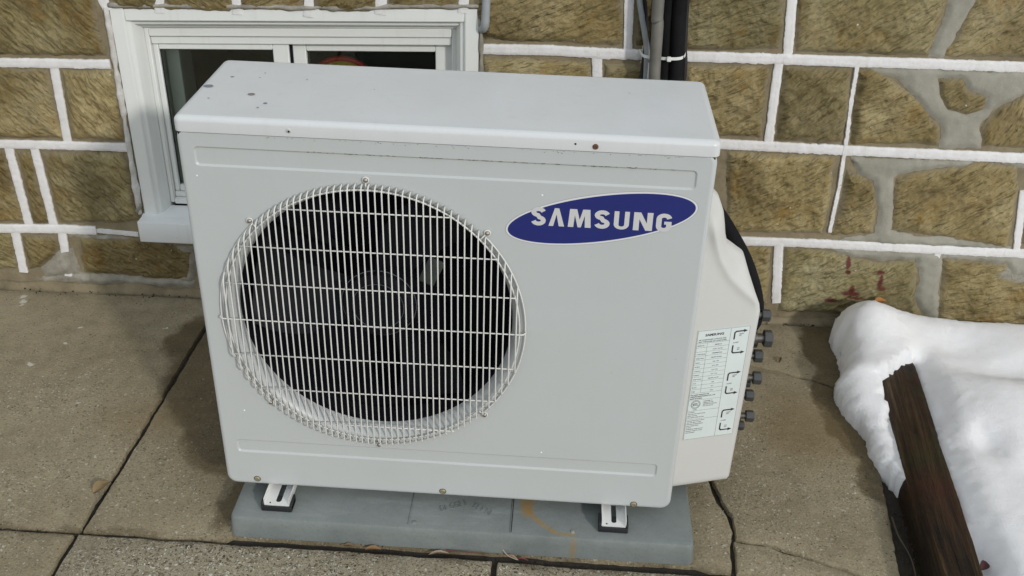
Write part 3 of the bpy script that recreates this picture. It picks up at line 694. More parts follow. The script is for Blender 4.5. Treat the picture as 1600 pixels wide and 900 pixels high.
g = B(); g.box(-.003, .311, .0745, .078, .3005, .6545, fn=sh); g.obj('pane', GLASS, win, (0, 0, 0))
gs = B()
for x0, x1, z0, z1 in ((-.3622, -.3600, .3005, .6608), (-.0845, -.0823, .3005, .6608), (-.3600, -.0845, .6588, .6609)): gs.box(x0, x1, .0575, .0598, z0, z1, fn=sh)
gs.obj('glazing_gasket', RUBBER, win, (0, 0, 0))
# sill
b = B(); b.rbox(-.449, .428, -.050, .036, .181, .2385, .0025, 2); sill = b.obj('sill', SILLM, win, (0, 0, 0), 40)
b = B(); b.add([(-.449, -.012, .2388), (.428, -.012, .2388), (.428, .038, .2470), (-.449, .038, .2470), (-.449, -.012, .236), (.428, -.012, .236), (.428, .038, .236), (-.449, .038, .236)], [(0,1,2,3),(4,7,6,5),(0,4,5,1),(1,5,6,2),(2,6,7,3),(3,7,4,0)]); b.obj('sill_slope', SILLM, win, (0, 0, 0))
# rough cement bead round the casing
def bead(pts, r, seed, mat=CEMF):
    P = resample(pts, .007, closed=False); b = B()
    b.tube([(p.x+.0015*noise.noise(Vector((p.x*60, p.y*60, seed))), -.0035-.004*abs(noise.noise(Vector((p.x*40, p.y*40, seed)))), p.y+.0035*noise.noise(Vector((p.x*28, p.y*28, seed+4)))) for p in P], [r*(.8+.55*noise.noise(Vector((p.x*30, p.y*30, seed+7)))) for p in P], 7)
    b.obj('sealing_bead', mat, wall, (0, 0, 0), 180)
bead([(-.4505, .775), (-.4535, .5), (-.456, .24)], .0092, 1, mortar_mat('pale_bead', (.40, .385, .34), (.68, .67, .64), 24)); bead([(-.445, .7835), (-.1, .793), (.10, .798), (.421, .8155)], .0070, 2, mortar_mat('dirty_bead', (.13, .12, .10), (.42, .40, .34), 14)); bead([(.426, .80), (.430, .5), (.428, .25)], .006, 3); bead([(-.462, .245), (-.450, .270)], .009, 4)
# room behind the panes
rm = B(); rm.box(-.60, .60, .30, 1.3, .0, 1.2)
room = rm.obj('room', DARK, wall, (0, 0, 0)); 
rv = B()
for x0, x1, z0, z1 in ((-.375, -.372, .27, .72), (.352, .355, .27, .72)): rv.box(x0, x1, .132, .30, z0, z1)
rv.box(-.372, .352, .132, .30, .719, .722); rv.box(-.372, .352, .132, .30, .266, .269); rv.obj('inner_reveal', VINYL, win, (0, 0, 0))
# room front is open towards the window
me = room.data; bm = bmesh.new(); bm.from_mesh(me)
for f in list(bm.faces):
    if f.calc_center_median().y < .31: bm.faces.remove(f)
bm.to_mesh(me); bm.free()

# round yellow thing with a red rim standing inside
orn = root('round_ornament', wall.matrix_basis @ Vector((.074, .112, .552)), 'round yellow ornament with a glossy red rim behind the right window pane', 'ornament')
YEL = plain('yellow_glaze', (.9, .62, .06), .35, var=.1); RED = plain('red_glaze', (.70, .03, .015), .3)
b = B(); b.lathe([(.001, -.012), (.05, -.011), (.078, -.004), (.082, .004), (.001, .006)], (0, 0, 0), (0, -1, 0), 40); b.obj('disc', YEL, orn, (0, 0, 0), 180)
b = B(); b.tube([(.086*cos(t*pi/24), 0, .086*sin(t*pi/24)) for t in range(48)], .0075, 8, True); b.obj('rim', RED, orn, (0, 0, 0), 180)
b = B(); b.box(-.03, .03, -.012, .03, -.27, -.08); b.obj('stand', plain('brown_wood_stand', (.08, .04, .02)), orn, (0, 0, 0))

# ============================================================ MOUNTING PAD
pad = root('equipment_pad', (.47, .13, 0), 'grey composite pad with a rust trickle lying on the patio under the unit', 'pad')
def rrect(x0, x1, z0, z1, r, k=5):
    out = []
    for cx, cz, a0 in ((x1-r, z0+r, -90), (x1-r, z1-r, 0), (x0+r, z1-r, 90), (x0+r, z0+r, 180)):
        for i in range(k+1):
            a = radians(a0+90*i/k); out.append(Vector((cx+r*cos(a), cz+r*sin(a))))
    return out
def loft(b, loops, flip=False, cap0=False, cap1=False):
    n = len(loops[0]); base = len(b.v)
    for L in loops: b.v += [Vector(p) for p in L]
    for i in range(len(loops)-1):
        for k in range(n):
            f = (base+i*n+k, base+i*n+(k+1) % n, base+(i+1)*n+(k+1) % n, base+(i+1)*n+k); b.f.append(f[::-1] if flip else f)
    if cap0: b.f.append(tuple(base+k for k in range(n)))
    if cap1: b.f.append(tuple(base+(len(loops)-1)*n+k for k in range(n)))
    return b
b = B(); L = []
for ins, z in ((0, .001), (0, .004), (.0015, .030), (.0025, .044), (.0045, .0485), (.008, .050)):
    L.append([(p.x, p.y, z) for p in rrect(.0175+ins, .925-ins, -.0655+ins, .40-ins, .014)])
loft(b, L, cap1=True); slabp = b.obj('slab', PADM, pad, (-.47, -.13, 0), 40)
for x0, x1, y0, y1 in ((.3685, .3700, -.054, .20), (.5675, .5690, -.058, .20)):
    b = B(); b.box(x0, x1, y0, y1, .0495, .0513); b.obj('mould_ridge', PADM, pad, (-.47, -.13, 0))
b = B(); b.box(.5691, .5708, -.056, .20, .0495, .0508); b.obj('mould_groove', SOIL, pad, (-.47, -.13, 0))
b = B()
for i, ch in enumerate('DIGGII'):
    M = Matrix.Translation((.428+i*.0092, -.012+i*.0042, .0500)) @ Matrix.Rotation(radians(20), 4, 'Z'); b.add(*text_geo(ch, .022, M, .0011, sx=.62))
for i, ch in enumerate('TIINI'):
    M = Matrix.Translation((.486+i*.0090, .006-i*.0050, .0497)) @ Matrix.Rotation(radians(-22), 4, 'Z'); b.add(*text_geo(ch, .022, M, .0011, sx=.62))
b.obj('raised_lettering', PADM, pad, (-.47, -.13, 0))
b = B(); b.lathe([(.0001, .002), (.0035, .0015), (.006, 0), (.006, -.001)], (.38, -.047, .050), (0, 0, 1), 16); b.obj('mould_pip', PADM, pad, (-.47, -.13, 0))
b = B(); b.lathe([(.0001, .0028), (.003, .0024), (.0045, 0), (.0045, -.001)], (.689, -.046, .050), (0, 0, 1), 7); b.obj('debris_fleck', CEMF, pad, (-.47, -.13, 0))

# ============================================================ AIR CONDITIONER
F = Vector((0, 0, .08)); O = Vector((.44, .14, .05))
ac = root('air_conditioner', O, 'white outdoor air conditioner unit with round wire fan grille and blue oval badge', 'air conditioner')
A = F-O
FX, FZ = .310, .400
# -- front panel with pressed recesses and the round opening
def fpt(p, y): return (p[0], y, p[1])
RO, RI = .268, .2455
b = B()
outer_sq = None
circ = [Vector((FX+RO*cos(2*pi*k/96), FZ+RO*sin(2*pi*k/96))) for k in range(96)]
rec = [rrect(.028, .847, .6870, .7220, .008), rrect(.031, .842, .0820, .1130, .008)]
outer = rrect(.010, .868, .008, .7455, .012)
V, T, nb = fillgrid([p for p in resample(outer, .04)], .03, holes=[circ]+[resample(r, .04) for r in rec], seed=5, jitter=.1)
b.add([fpt(p, 0) for p in V], T)
for x0, x1, z0, z1 in ((.028, .847, .6870, .7220), (.031, .842, .0820, .1130)):
    LL = [resample(rrect(x0+i, x1-i, z0+i, z1-i, .008-i), .04) for i in (0,)]
    base = LL[0]; cxm, czm = (x0+x1)/2, (z0+z1)/2
    def ins(L, d):
        n = len(L); out = []
        for i in range(n):
            t = (L[(i+1) % n]-L[i-1]).normalized(); out.append(Vector((L[i].x-t.y*d, L[i].y+t.x*d)))
        return out
    loops = [[fpt(p, y) for p in ins(base, d)] for d, y in ((0, 0), (.0009, .0005), (.0022, .0024), (.0034, .0030))]
    loft(b, loops); V2, T2, _ = fillgrid([Vector((p[0], p[2])) for p in loops[-1]], 0); b.add([fpt(p, .0030) for p in V2], T2)
ro = resample(outer, .04)
clampz = lambda L: [Vector((p.x, min(p.y, .7456))) for p in L]
def outset(L, d):
    n = len(L); out = []
    for i in range(n):
        t = (L[(i+1) % n]-L[i-1]).normalized(); out.append(Vector((L[i].x+t.y*d, L[i].y-t.x*d)))
    return out
prof = [(0, 0)]+[(.0085*sin(a), .0085-.0085*cos(a)) for a in (radians(x) for x in (15, 30, 45, 60, 75, 90))]+[(.0085, .276)]
loft(b, [[fpt(p, y) for p in clampz(outset(ro, d))] for d, y in prof], flip=True)
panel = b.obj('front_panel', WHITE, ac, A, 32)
b = B(); b.box(.004, .874, .276, .2765, .003, .741); b.obj('rear_panel', WHITE, ac, A)
# bell mouth
b = B(); pr = [(RO+.0002, 0), (RO-.0035, .0008), (RO-.008, .0035), (RO-.013, .009), (RO-.018, .0165), (RI+.002, .024), (RI+.001, .030)]
loft(b, [[(FX+r*cos(2*pi*k/96), y, FZ+r*sin(2*pi*k/96)) for k in range(96)] for r, y in pr], flip=False); b.obj('fan_shroud', WHITE, ac, A, 180)
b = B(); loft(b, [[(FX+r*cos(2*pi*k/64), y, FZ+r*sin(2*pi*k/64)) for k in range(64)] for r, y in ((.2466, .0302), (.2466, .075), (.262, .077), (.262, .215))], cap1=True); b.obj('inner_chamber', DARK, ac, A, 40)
# fan
fan = link(bpy.data.objects.new('fan', None), ac, A+Vector((FX, .075, FZ))); fan.empty_display_size = .05
b = B(); b.lathe([(.068, .05), (.068, -.012), (.064, -.020), (.050, -.024), (.046, -.0225), (.02, -.0235), (.001, -.0245)], (0, 0, 0), (0, 1, 0), 40); b.obj('hub', FANM, fan, (0, 0, 0), 35)
def blade(a0):
    vs = []; nr, na = 9, 12
    for i in range(nr):
        r = .062+(.236-.062)*i/(nr-1); f = i/(nr-1)
        for j in range(na):
            t = j/(na-1); ang = a0+(-.42+.95*t)*(1-.12*f)-.30*f*f+.18*f*(1-t)
            vs.append((r*cos(ang), .038-.060*t+.010*sin(pi*t)-.008*f, r*sin(ang)))
    fs = [(i*na+j, i*na+j+1, (i+1)*na+j+1, (i+1)*na+j) for i in range(nr-1) for j in range(na-1)]; k = len(vs)
    vs += [(x, y+.0022, z) for x, y, z in vs]; fs += [tuple(q+k for q in f[::-1]) for f in fs]
    bd = [j for j in range(na)]+[i*na+na-1 for i in range(1, nr)]+[(nr-1)*na+j for j in range(na-2, -1, -1)]+[i*na for i in range(nr-2, 0, -1)]
    fs += [(bd[i], bd[(i+1) % len(bd)], bd[(i+1) % len(bd)]+k, bd[i]+k) for i in range(len(bd))]
    mesh('blade', vs, fs, FANM, fan, (0, 0, 0), 50)
for k in range(3): blade(radians(62+120*k))
b = B(); b.tube([(.0685*cos(t*pi/24), -.012, .0685*sin(t*pi/24)) for t in range(48)], .0009, 5, True); b.tube([(.047*cos(t*pi/24), -.0240, .047*sin(t*pi/24)) for t in range(48)], .0007, 5, True); b.obj('hub_highlight', plain('painted_hub_highlight', (.10, .11, .12), .4), fan, (0, 0, 0), 180)  # pale rings added as painted highlights along the hub edges
b = B(); b.rbox(.048, .080, .030, .036, .052, .108, .0028, 2, Matrix.Rotation(radians(24), 4, 'Y')); b.obj('blade_lit_spot', plain('lit_spot_grey', (.055, .068, .062), .6, var=.4), fan, (0, 0, 0), 40)  # added pale plate; its colour stands in for a lit spot on a blade
b = B()
for a in (35, 155, 275): b.tube([(FX+.055*cos(radians(a)), .19, FZ+.055*sin(radians(a))), (FX+.26*cos(radians(a)), .19, FZ+.26*sin(radians(a)))], .008, 6)
b.lathe([(.055, 0), (.055, .07)], (FX, .14, FZ), (0, 1, 0), 24); b.obj('motor_mount', FANM, ac, A, 40)

# -- wire grille
gr = link(bpy.data.objects.new('fan_grille', None), ac, A+Vector((FX, 0, FZ))); gr.empty_display_size = .05
NW = 48; PT = .01135; WR = .00138; YP = -.0185
for i in range(NW):
    x = (i-(NW-1)/2)*PT; R1, R2 = .2705, .2665
    if abs(x) > R2-.004: continue
    zf = sqrt(R1*R1-x*x); zb = sqrt(R2*R2-x*x)
    zb = min(zb, zf-.003)
    hook = [(x, -.0012, zf), (x, -.006, zf+.0006), (x, YP*.72, (zf+zb)/2+.0012), (x, YP*.94, zb-.0006), (x, YP, zb-.005)]
    pts = hook+[(x, YP, -(zb-.005))]+[(x, y, -z) for _, y, z in reversed(hook[:-1])]
    pts = [p for j, p in enumerate(pts) if j == 0 or (Vector(p)-Vector(pts[j-1])).length > .0004]
    b = B(); b.tube(pts, WR, 6); b.obj('wire', WIREM, gr, (0, 0, 0), 180)
for k in range(-3, 4):
    z = k*.0745; hl = {0: .272, 1: .252, 2: .219, 3: .146}[abs(k)]
    y = YP+2*WR*.9
    pts = [(-hl, y, z), (hl, y, z)]
    if k == 0: pts = [(-.2725, -.001, z), (-.2720, y*.6, z), (-.268, y*.95, z), (-.262, y, z), (.262, y, z), (.268, y*.95, z), (.2720, y*.6, z), (.2725, -.001, z)]
    b = B(); b.tube(pts, WR*.95, 6); b.obj('cross_wire', WIREM, gr, (0, 0, 0), 180)
for s_ in (0, 1):
    b = B(); b.tube([(.2712*cos(radians(a+180*s_)), -.0045, .2712*sin(radians(a+180*s_))) for a in range(-44, 45, 3)], WR, 6); b.obj('rim_wire', WIREM, gr, (0, 0, 0), 180)
b = B(); b.tube([(.2610*cos(t*pi/60), -.0065, .2610*sin(t*pi/60)) for t in range(120)], WR*1.15, 6, True); b.obj('rim_wire', WIREM, gr, (0, 0, 0), 180)
def screw(parent, loc, r=.0042, mat=ZINC, ax=(0, -1, 0), name='screw'):
    b = B(); b.lathe([(r*.35, r*.28), (r*.42, r*.52), (r*.75, r*.46), (r, r*.15), (r, 0), (r*1.02, -.001)], (0, 0, 0), ax, 16)
    a = Vector(ax); u = a.orthogonal().normalized(); q = a.cross(u)
    return b.obj(name, mat, parent, loc, 40)
for a in (90, 43.5, 136.5, 223.5, 270, 316.5):
    c, s = cos(radians(a)), sin(radians(a)); px, pz = .2775*c, .2775*s
    b = B(); lp = [(px+.0050*cos(t*pi/10), -.0022, pz+.0050*sin(t*pi/10)) for t in range(20)]; b.tube(lp, .0014, 6, True); b.tube([(.2725*c, -.003, .2725*s), (.262*c, -.006, .262*s)], .0014, 6); b.obj('mounting_loop', WIREM, gr, (0, 0, 0), 180)
    b = B(); b.lathe([(.0001, .0046), (.0022, .0043), (.0038, .0030), (.0047, .0008), (.0047, 0)], (0, 0, 0), (0, -1, 0), 14); b.obj('screw', ZINC, gr, (px, -.002, pz), 60)
BRONZE = plain('bronzed_screw', (.42, .36, .24), .4, .7)
# -- other screws on the cabinet
for x, z in ((.063, .0155), (.431, .0125), (.805, .0095)): 
    b = B(); b.lathe([(.0001, -.0002), (.0062, -.0002), (.0068, .0006)], (0, 0, 0), (0, -1, 0), 18); b.obj('screw_cup', DARK, ac, A+Vector((x, -.0002, z)), 40); screw(ac, A+Vector((x, -.0004, z)), .0060, BRONZE)
# -- lid
b = B(); L = []
for ins, z in ((.0015, .7463), (0, .7470), (0, .7640), (.0008, .7672), (.003, .7700), (.0062, .7719), (.011, .7728)):
    L.append([(p.x, p.y, z) for p in rrect(-.0004+ins, .8790-ins, -.0014+ins, .2855-ins, .013-ins*.9)])
loft(b, L, cap0=False)
nL = [(p[0], p[1]) for p in L[-1]]; V, T, nb = fillgrid(nL, .03, seed=9)
b.add([(p.x, p.y, .7728+(.0012*noise.noise(Vector((p.x*3, p.y*6, 2))) if i >= nb else 0)) for i, p in enumerate(V)], T)
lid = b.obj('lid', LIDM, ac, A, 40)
b = B(); b.box(.006, .872, .0016, .27, .7415, .7478); b.obj('lid_seam', DARK, ac, A)
CHIP = plain('bare_rust_chip', (.20, .18, .17), .8, var=.3); CHIP2 = plain('grey_chip', (.17, .20, .22), .7)
for i, (x, y, r, m) in enumerate(((.016, .140, .0085, CHIP2), (.099, .111, .0062, CHIP), (.043, .190, .0035, CHIP2), (.034, .084, .0018, CHIP), (.094, .217, .0018, CHIP2), (.091, .193, .0016, CHIP2), (.175, .194, .0015, CHIP), (.424, .073, .002, CHIP), (.126, .052, .002, CHIP), (.133, .073, .0035, CHIP2), (.60, .06, .0014, CHIP), (.30, .16, .0012, CHIP), (.74, .20, .0014, CHIP2))):
    b = B(); n = 12; b.add([(r*.85*(1+.22*noise.noise(Vector((k*.9, i, 0))))*cos(2*pi*k/n)*1.2, r*.85*(1+.2*noise.noise(Vector((k*.9, i, 4))))*sin(2*pi*k/n), 0) for k in range(n)]+[(0, 0, .0001)], [(k, (k+1) % n, n) for k in range(n)])
    b.obj('paint_chip', m, ac, A+Vector((x, y, .7733)))
screw(ac, A+Vector((.189, -.0015, .7575)), .0040, plain('painted_screw', (.5, .5, .48), .5)); screw(ac, A+Vector((.681, -.0015, .7555)), .0048, RUSTY)
b = B(); b.lathe([(.0001, .0006), (.0016, .0005), (.0018, 0)], (0, 0, 0), (0, -1, 0), 10); hole = b.obj('drill_hole', DARK, ac, A+Vector((.190, -.0035, .7568)))
b = B(); b.lathe([(.0001, .0004), (.0017, .0003), (.0018, 0)], (0, 0, 0), (0, -1, 0), 10); b.obj('drill_hole', DARK, ac, A+Vector((.649, -.0015, .7585)))
# dirt caught in the upper press line and seam: short dark specks
rs = random.Random(3); b = B()
for i in range(120):
    t = rs.random()**.8; 
    if rs.random() < .55: x = .20+.62*rs.random(); z = .7209+rs.uniform(-.0004, .0009); y = -.0002
    else: x = .15+.70*rs.random(); z = .7438-rs.random()**3*.004; y = -.0002
    wdt = rs.uniform(.0012, .007) if z < .73 else rs.uniform(.0006, .0022); h = rs.uniform(.0003, .0008); b.box(x, x+wdt, y-.0002, y+.0004, z, z+h)
b.obj('dirt_specks', plain('dirt', (.12, .10, .08), .9), ac, A)['kind'] = 'stuff'
# paint nicks
NICK = plain('bare_nick', (.80, .80, .78), .4)
for x, z in ((.600, .665), (.028, .669), (.055, .184), (.62, .125)):
    b = B(); b.lathe([(.0001, .0009), (.0012, .0006), (.0018, 0)], (0, 0, 0), (0, -1, 0), 8); b.obj('paint_nick', NICK, ac, A+Vector((x, 0, z)))

# -- blue oval badge with letters
bd = link(bpy.data.objects.new('badge', None), ac, A+Vector((.698, 0, .6275))); bd.empty_display_size = .03
ct, st = cos(radians(11.0)), sin(radians(11.0))
def oval(a, b_, y, n=72): return [(a*cos(2*pi*k/n)*ct-b_*sin(2*pi*k/n)*st, y, a*cos(2*pi*k/n)*st+b_*sin(2*pi*k/n)*ct) for k in range(n)]
def disc(name, a, b_, y, mat):
    b = B(); b.v = [Vector(p) for p in oval(a, b_, y)]+[Vector((p[0], .0, p[2])) for p in oval(a, b_, 0)]; n = 72; b.f = [tuple(range(n))]+[(k, k+n, (k+1) % n+n, (k+1) % n) for k in range(n)]; b.obj(name, mat, bd, (0, 0, 0))
disc('edge_line', .1600, .0455, -.0003, plain('thin_grey_line', (.33, .33, .36), .5)); disc('border', .1590, .0446, -.0005, RIM); disc('blue_field', .1556, .0414, -.0008, BLUE)
def letter(polys, x0, x1):
    """polys: outlines in a 0..1 by 0..1 box"""
    b = B(); H = .0330; Z0 = -.0172
    for P in polys:
        n = len(P); v = [((x0+p[0]*(x1-x0))-.698, -.00115, Z0+p[1]*H) for p in P]; V, T, _ = fillgrid([Vector((q[0], q[2])) for q in v], 0)
        b.add([(q.x, -.00115, q.y) for q in V], T); k = len(b.v); b.v += [Vector(q) for q in v]+[Vector((q[0], -.0006, q[2])) for q in v]; b.f += [(k+i, k+n+i, k+n+(i+1) % n, k+(i+1) % n) for i in range(n)]
    b.obj('letter', SILV, bd, (0, 0, 0))
def stroke(path, wx, wz):
    """thick stroke round a path, separate widths across and up"""
    P = [Vector(p) for p in path]; Lf = []; Rt = []
    for i, p in enumerate(P):
        t = (P[min(i+1, len(P)-1)]-P[max(i-1, 0)]).normalized(); q = Vector((-t.y*wx, t.x*wz)); Lf.append(p+q); Rt.append(p-q)
    return [tuple(p) for p in Lf+Rt[::-1]]
def arc(cx, cz, rx, rz, a0, a1, k=10): return [(cx+rx*cos(radians(a0+(a1-a0)*i/k)), cz+rz*sin(radians(a0+(a1-a0)*i/k))) for i in range(k+1)]
Sp = arc(.5, .74, .335, .165, -8+20, 180, 9)+arc(.5, .74, .335, .165, 190, 262, 5)+arc(.5, .27, .335, .175, 78, 0, 6)+arc(.5, .27, .335, .175, -10, -190+20, 10)
S_ = [stroke(Sp, .178, .108)]
Lam = [[(0, 0), (.36, 1), (.64, 1), (1, 0), (.66, 0), (.495, .62), (.475, .62), (.30, 0)]]
Mm = [[(0, 0), (.06, 1), (.37, 1), (.50, .42), (.63, 1), (.94, 1), (1, 0), (.74, 0), (.715, .66), (.57, 0), (.43, 0), (.285, .66), (.24, 0)]]
Uu = [[(.02, 1), (.02, .28)]+arc(.5, .28, .48, .28, 180, 360, 14)+[(.98, 1), (.68, 1), (.68, .26)]+arc(.5, .26, .18, .10, 0, -180, 8)+[(.32, 1)]]
Nn = [[(0, 0), (0, 1), (.36, 1), (.70, .40), (.70, 1), (1, 1), (1, 0), (.66, 0), (.30, .62), (.30, 0)]]
Gp = arc(.5, .71, .335, .185, 5, 180, 10)+[(.165, .5)]+arc(.5, .30, .335, .205, 180, 360, 12)+[(.835, .40)]
Gg = [stroke(Gp, .178, .108), [(.52, .56), (1, .56), (1, .40), (.52, .40)]]
for ps, x0, x1 in ((S_, .5835, .6075), (Lam, .6125, .6385), (Mm, .6445, .6825), (S_, .6880, .7130), (Uu, .7195, .7455), (Nn, .7520, .7835), (Gg, .7895, .8145)): letter(ps, x0, x1)

# -- side valve cover: flat slanted face, curved shoulder above
def cov_xr(z):
    pts = [(0, 1.003), (.40, 1.0075), (.418, 1.003), (.440, .993), (.475, .978), (.506, .966), (.530, .942), (.546, .927), (.565, .921), (.586, .917), (.612, .911), (.640, .899), (.660, .8815)]
    for i in range(len(pts)-1):
        if z <= pts[i+1][0]: t = (z-pts[i][0])/(pts[i+1][0]-pts[i][0]); return pts[i][1]+(pts[i+1][1]-pts[i][1])*t
    return pts[-1][1]
RID = [(.880, .68), (.888, .610), (.899, .577), (.919, .522), (.944, .482), (.969, .455), (.999, .427), (1.03, .405)]
def cov_y(x, z):
    y = .0635+.30*(x-.88)
    # signed distance above the curved shoulder line
    best = 9; sg = -1
    for i in range(len(RID)-1):
        ax, az = RID[i]; bx, bz = RID[i+1]; dx, dz = bx-ax, bz-az; t = max(0, min(1, ((x-ax)*dx+(z-az)*dz)/(dx*dx+dz*dz)))
        d = hypot(x-ax-t*dx, z-az-t*dz)
        if d < best: best = d; sg = 1 if (dx*(z-az)-dz*(x-ax)) > 0 else -1
    d = best*sg
    d2 = .5*(d+sqrt(d*d+.004**2))
    y += d2*(1.1 if z < .50 else 1.1-.45*min(1, (z-.50)/.08))-.0045*exp(-(d/.009)**2)*(1 if z < .58 else max(.2, 1-(z-.58)/.03))
    # bulge at the top of the shoulder
    y -= .009*exp(-(((x-.906)/.014)**2+((z-.598)/.040)**2))
    return max(y, .012)
b = B(); nz, nx = 110, 26; zs = [.0005+.6600*i/(nz-1) for i in range(nz)]
for z in zs:
    xr = cov_xr(z); xl = .8745
    for j in range(nx):
        t = j/(nx-1); x = xl+(xr-xl)*t; r = xr-x; y = cov_y(x, z)
        e = max(0, 1-r/.006); y += .006*(1-sqrt(max(0, 1-e*e)))
        eb = max(0, 1-z/.006); y += .006*(1-sqrt(max(0, 1-eb*eb)))
        b.v.append(Vector((x, y, z)))
for i in range(nz-1):
    for j in range(nx-1): b.f.append((i*nx+j, i*nx+j+1, (i+1)*nx+j+1, (i+1)*nx+j))
edge_ = [i*nx+nx-1 for i in range(nz)]; bot = list(range(nx)); ring = bot+edge_[1:]
k = len(b.v); b.v += [b.v[q]+Vector((-.0004 if q in edge_ else 0, .014, 0)) for q in ring]; b.f += [(ring[i+1], ring[i], k+i, k+i+1) for i in range(len(ring)-1)]
k2 = len(b.v); b.v += [b.v[k+i]+Vector((-.0022, .0, .0)) for i in range(len(ring))]; b.f += [(k+i+1, k+i, k2+i, k2+i+1) for i in range(len(ring)-1)]
cov = b.obj('valve_cover', PLAST, ac, A, 60)
b = B(); b.box(.8745, .990, .110, .262, .004, .39); b.box(.8745, .905, .110, .262, .392, .60); b.obj('valve_bracket', BRASS, ac, A)
for z, y, xo, r in ((.353, .17, 1.043, .0105), (.304, .165, 1.0530, .0150), (.259, .17, 1.042, .0115), (.210, .165, 1.046, .0115), (.163, .17, 1.0385, .0105), (.115, .165, 1.045, .0105), (.086, .17, 1.030, .0085), (.282, .18, 1.030, .008), (.186, .18, 1.030, .008)):
    vv = link(bpy.data.objects.new('service_valve', None), ac, A+Vector((.99, y, z))); vv.empty_display_size = .01; L = xo-.99
    b = B(); b.lathe([(r*.72, -.01), (r*.72, L*.35), (r*.9, L*.37), (r*.9, L*.52), (r*.62, L*.54), (r*.62, L*.75)], (0, 0, 0), (1, 0, 0), 16); b.obj('valve_body', BRASS, vv, (0, 0, 0), 40)
    b = B(); hexr = [(r*1.08, L-.017), (r*1.15, L-.0155), (r*1.15, L-.002), (r*.95, L)]; b.lathe(hexr, (0, 0, 0), (1, 0, 0), 6); b.obj('hex_cap', CAPM, vv, (0, 0, 0), 20)
# -- rating label on the cover face
lb = link(bpy.data.objects.new('rating_label', None), ac, A+Vector((.8935, .0635+.30*.0135-.0009, .121))); lb.rotation_euler = (0, 0, math.atan(.30)); lb.empty_display_size = .02
LWd, LH = .104, .2545
b = B(); b.box(0, LWd, -.0002, .0006, 0, LH); b.obj('sheet', STICKER, lb, (0, 0, 0))
b = B(); ly = -.00042
def ln(x0, z0, x1, z1, t=.00035): b.box(min(x0, x1)-t/2, max(x0, x1)+t/2, ly, -.0001, min(z0, z1)-t/2, max(z0, z1)+t/2)
def tx(s, x, z, size, sx=.9, al='LEFT', bold=.00004): b.add(*text_geo(s, size, Matrix.Translation((x, ly, z)) @ Matrix.Rotation(radians(90), 4, 'X'), 0, al, sx, bold))
cx_ = .0655; ln(.001, .001, LWd-.001, .001); ln(.001, LH-.001, LWd-.001, LH-.001); ln(.001, .001, .001, LH-.001); ln(LWd-.001, .001, LWd-.001, LH-.001); ln(cx_, .001, cx_, LH-.001)
tx('SAMSUNG', .034, LH-.0135, .0070, 1.15, 'CENTER', .00022)
tx('AIR CONDITIONER OUTDOOR UNIT', .004, LH-.0225, .0036); tx('SPLIT TYPE ROOM AIR CONDITIONER', .004, LH-.0268, .0036)
rows = [('MODEL NO.', 'AM27B1C13'), ('', 'A-Unit   B.C-Unit'), ('Cooling Capacity', '9000/9000 BTU/h'), ('Voltage / Phase', '208/230V 1Ph 60Hz'), ('Capacity', '9.0A   7.0A'), ('Fan Motor', '0.5 A  40W'), ('Compressor', '6.2A / 6.2A'), ('Refrigerant', 'R-22   R-22'), ('Design Pressure', 'High 400  Low 200'), ('Circuit', '20A'), ('Max Fuse', '20 A'), ('Weight', '60 kg')]
z = LH-.0285; rh = .0095
for i, (a_, c_) in enumerate(rows):
    ln(.001, z, cx_, z, .00025); tx(a_, .003, z-.0062, .0030, .85); tx(c_, .044, z-.0064, .0032, .85, 'CENTER'); z -= rh
ln(.001, z, cx_, z, .00025); ln(.022, LH-.0285, .022, z, .00025)
for i, s_t in enumerate(('Use copper conductors only', 'SAMSUNG ELECTRONICS CO., LTD', 'MADE IN KOREA')): tx(s_t, .003, z-.0050-i*.0045, .0034, .95, bold=.0001)
z -= .0165; ln(.001, z, cx_, z, .00025)
zc = z-.0105
for r_, t_ in ((.0092, .0008), (.0072, .0005)): b.tube([(.016+r_*cos(k*pi/16), ly, zc+r_*sin(k*pi/16)) for k in range(32)], t_*.5, 4, True)
tx('ETL', .016, zc-.0026, .0074, .85, 'CENTER', .0002); tx('LISTED', .016, zc-.0130, .0028, .9, 'CENTER')
for i, s_t in enumerate(('CONFORMS TO', 'ANSI/UL STD 1995', 'CERTIFIED TO CAN/CSA', 'STD C22.2 NO.236')): tx(s_t, .031, zc+.0050-i*.0038, .0029)
z -= .0255; ln(.001, z, cx_, z, .00025)
for i, s_t in enumerate(('CAUTION', 'Disconnect the electric power', 'before servicing.', 'Use copper conductors only.')): tx(s_t, .003, z-.0042-i*.0042, .0032)
z -= .0205; ln(.001, z, cx_, z, .00025)
for i, s_t in enumerate(('Warning: Risk of Electric Shock.', 'Can cause injury or death.', 'Disconnect all remote electric', 'power supplies before', 'servicing.', 'Avertissement: Risque de choc', 'electrique. Couper le courant', 'avant l entretien.')): tx(s_t, .003, z-.0042-i*.0041, .0031)
for q, (nm, zt) in enumerate((('A-UNIT', LH-.010), ('B-UNIT', LH-.104), ('C-UNIT', LH-.192))):
    tx(nm, .079, zt-.0260, .0036, .9, 'CENTER'); tx('LIQUID', .083, zt-.0070, .0030); tx('SIDE', .083, zt-.0105, .0030); tx('GAS', .083, zt-.0385, .0030); tx('SIDE', .083, zt-.0420, .0030)
b.obj('print', INK, lb, (0, 0, 0))
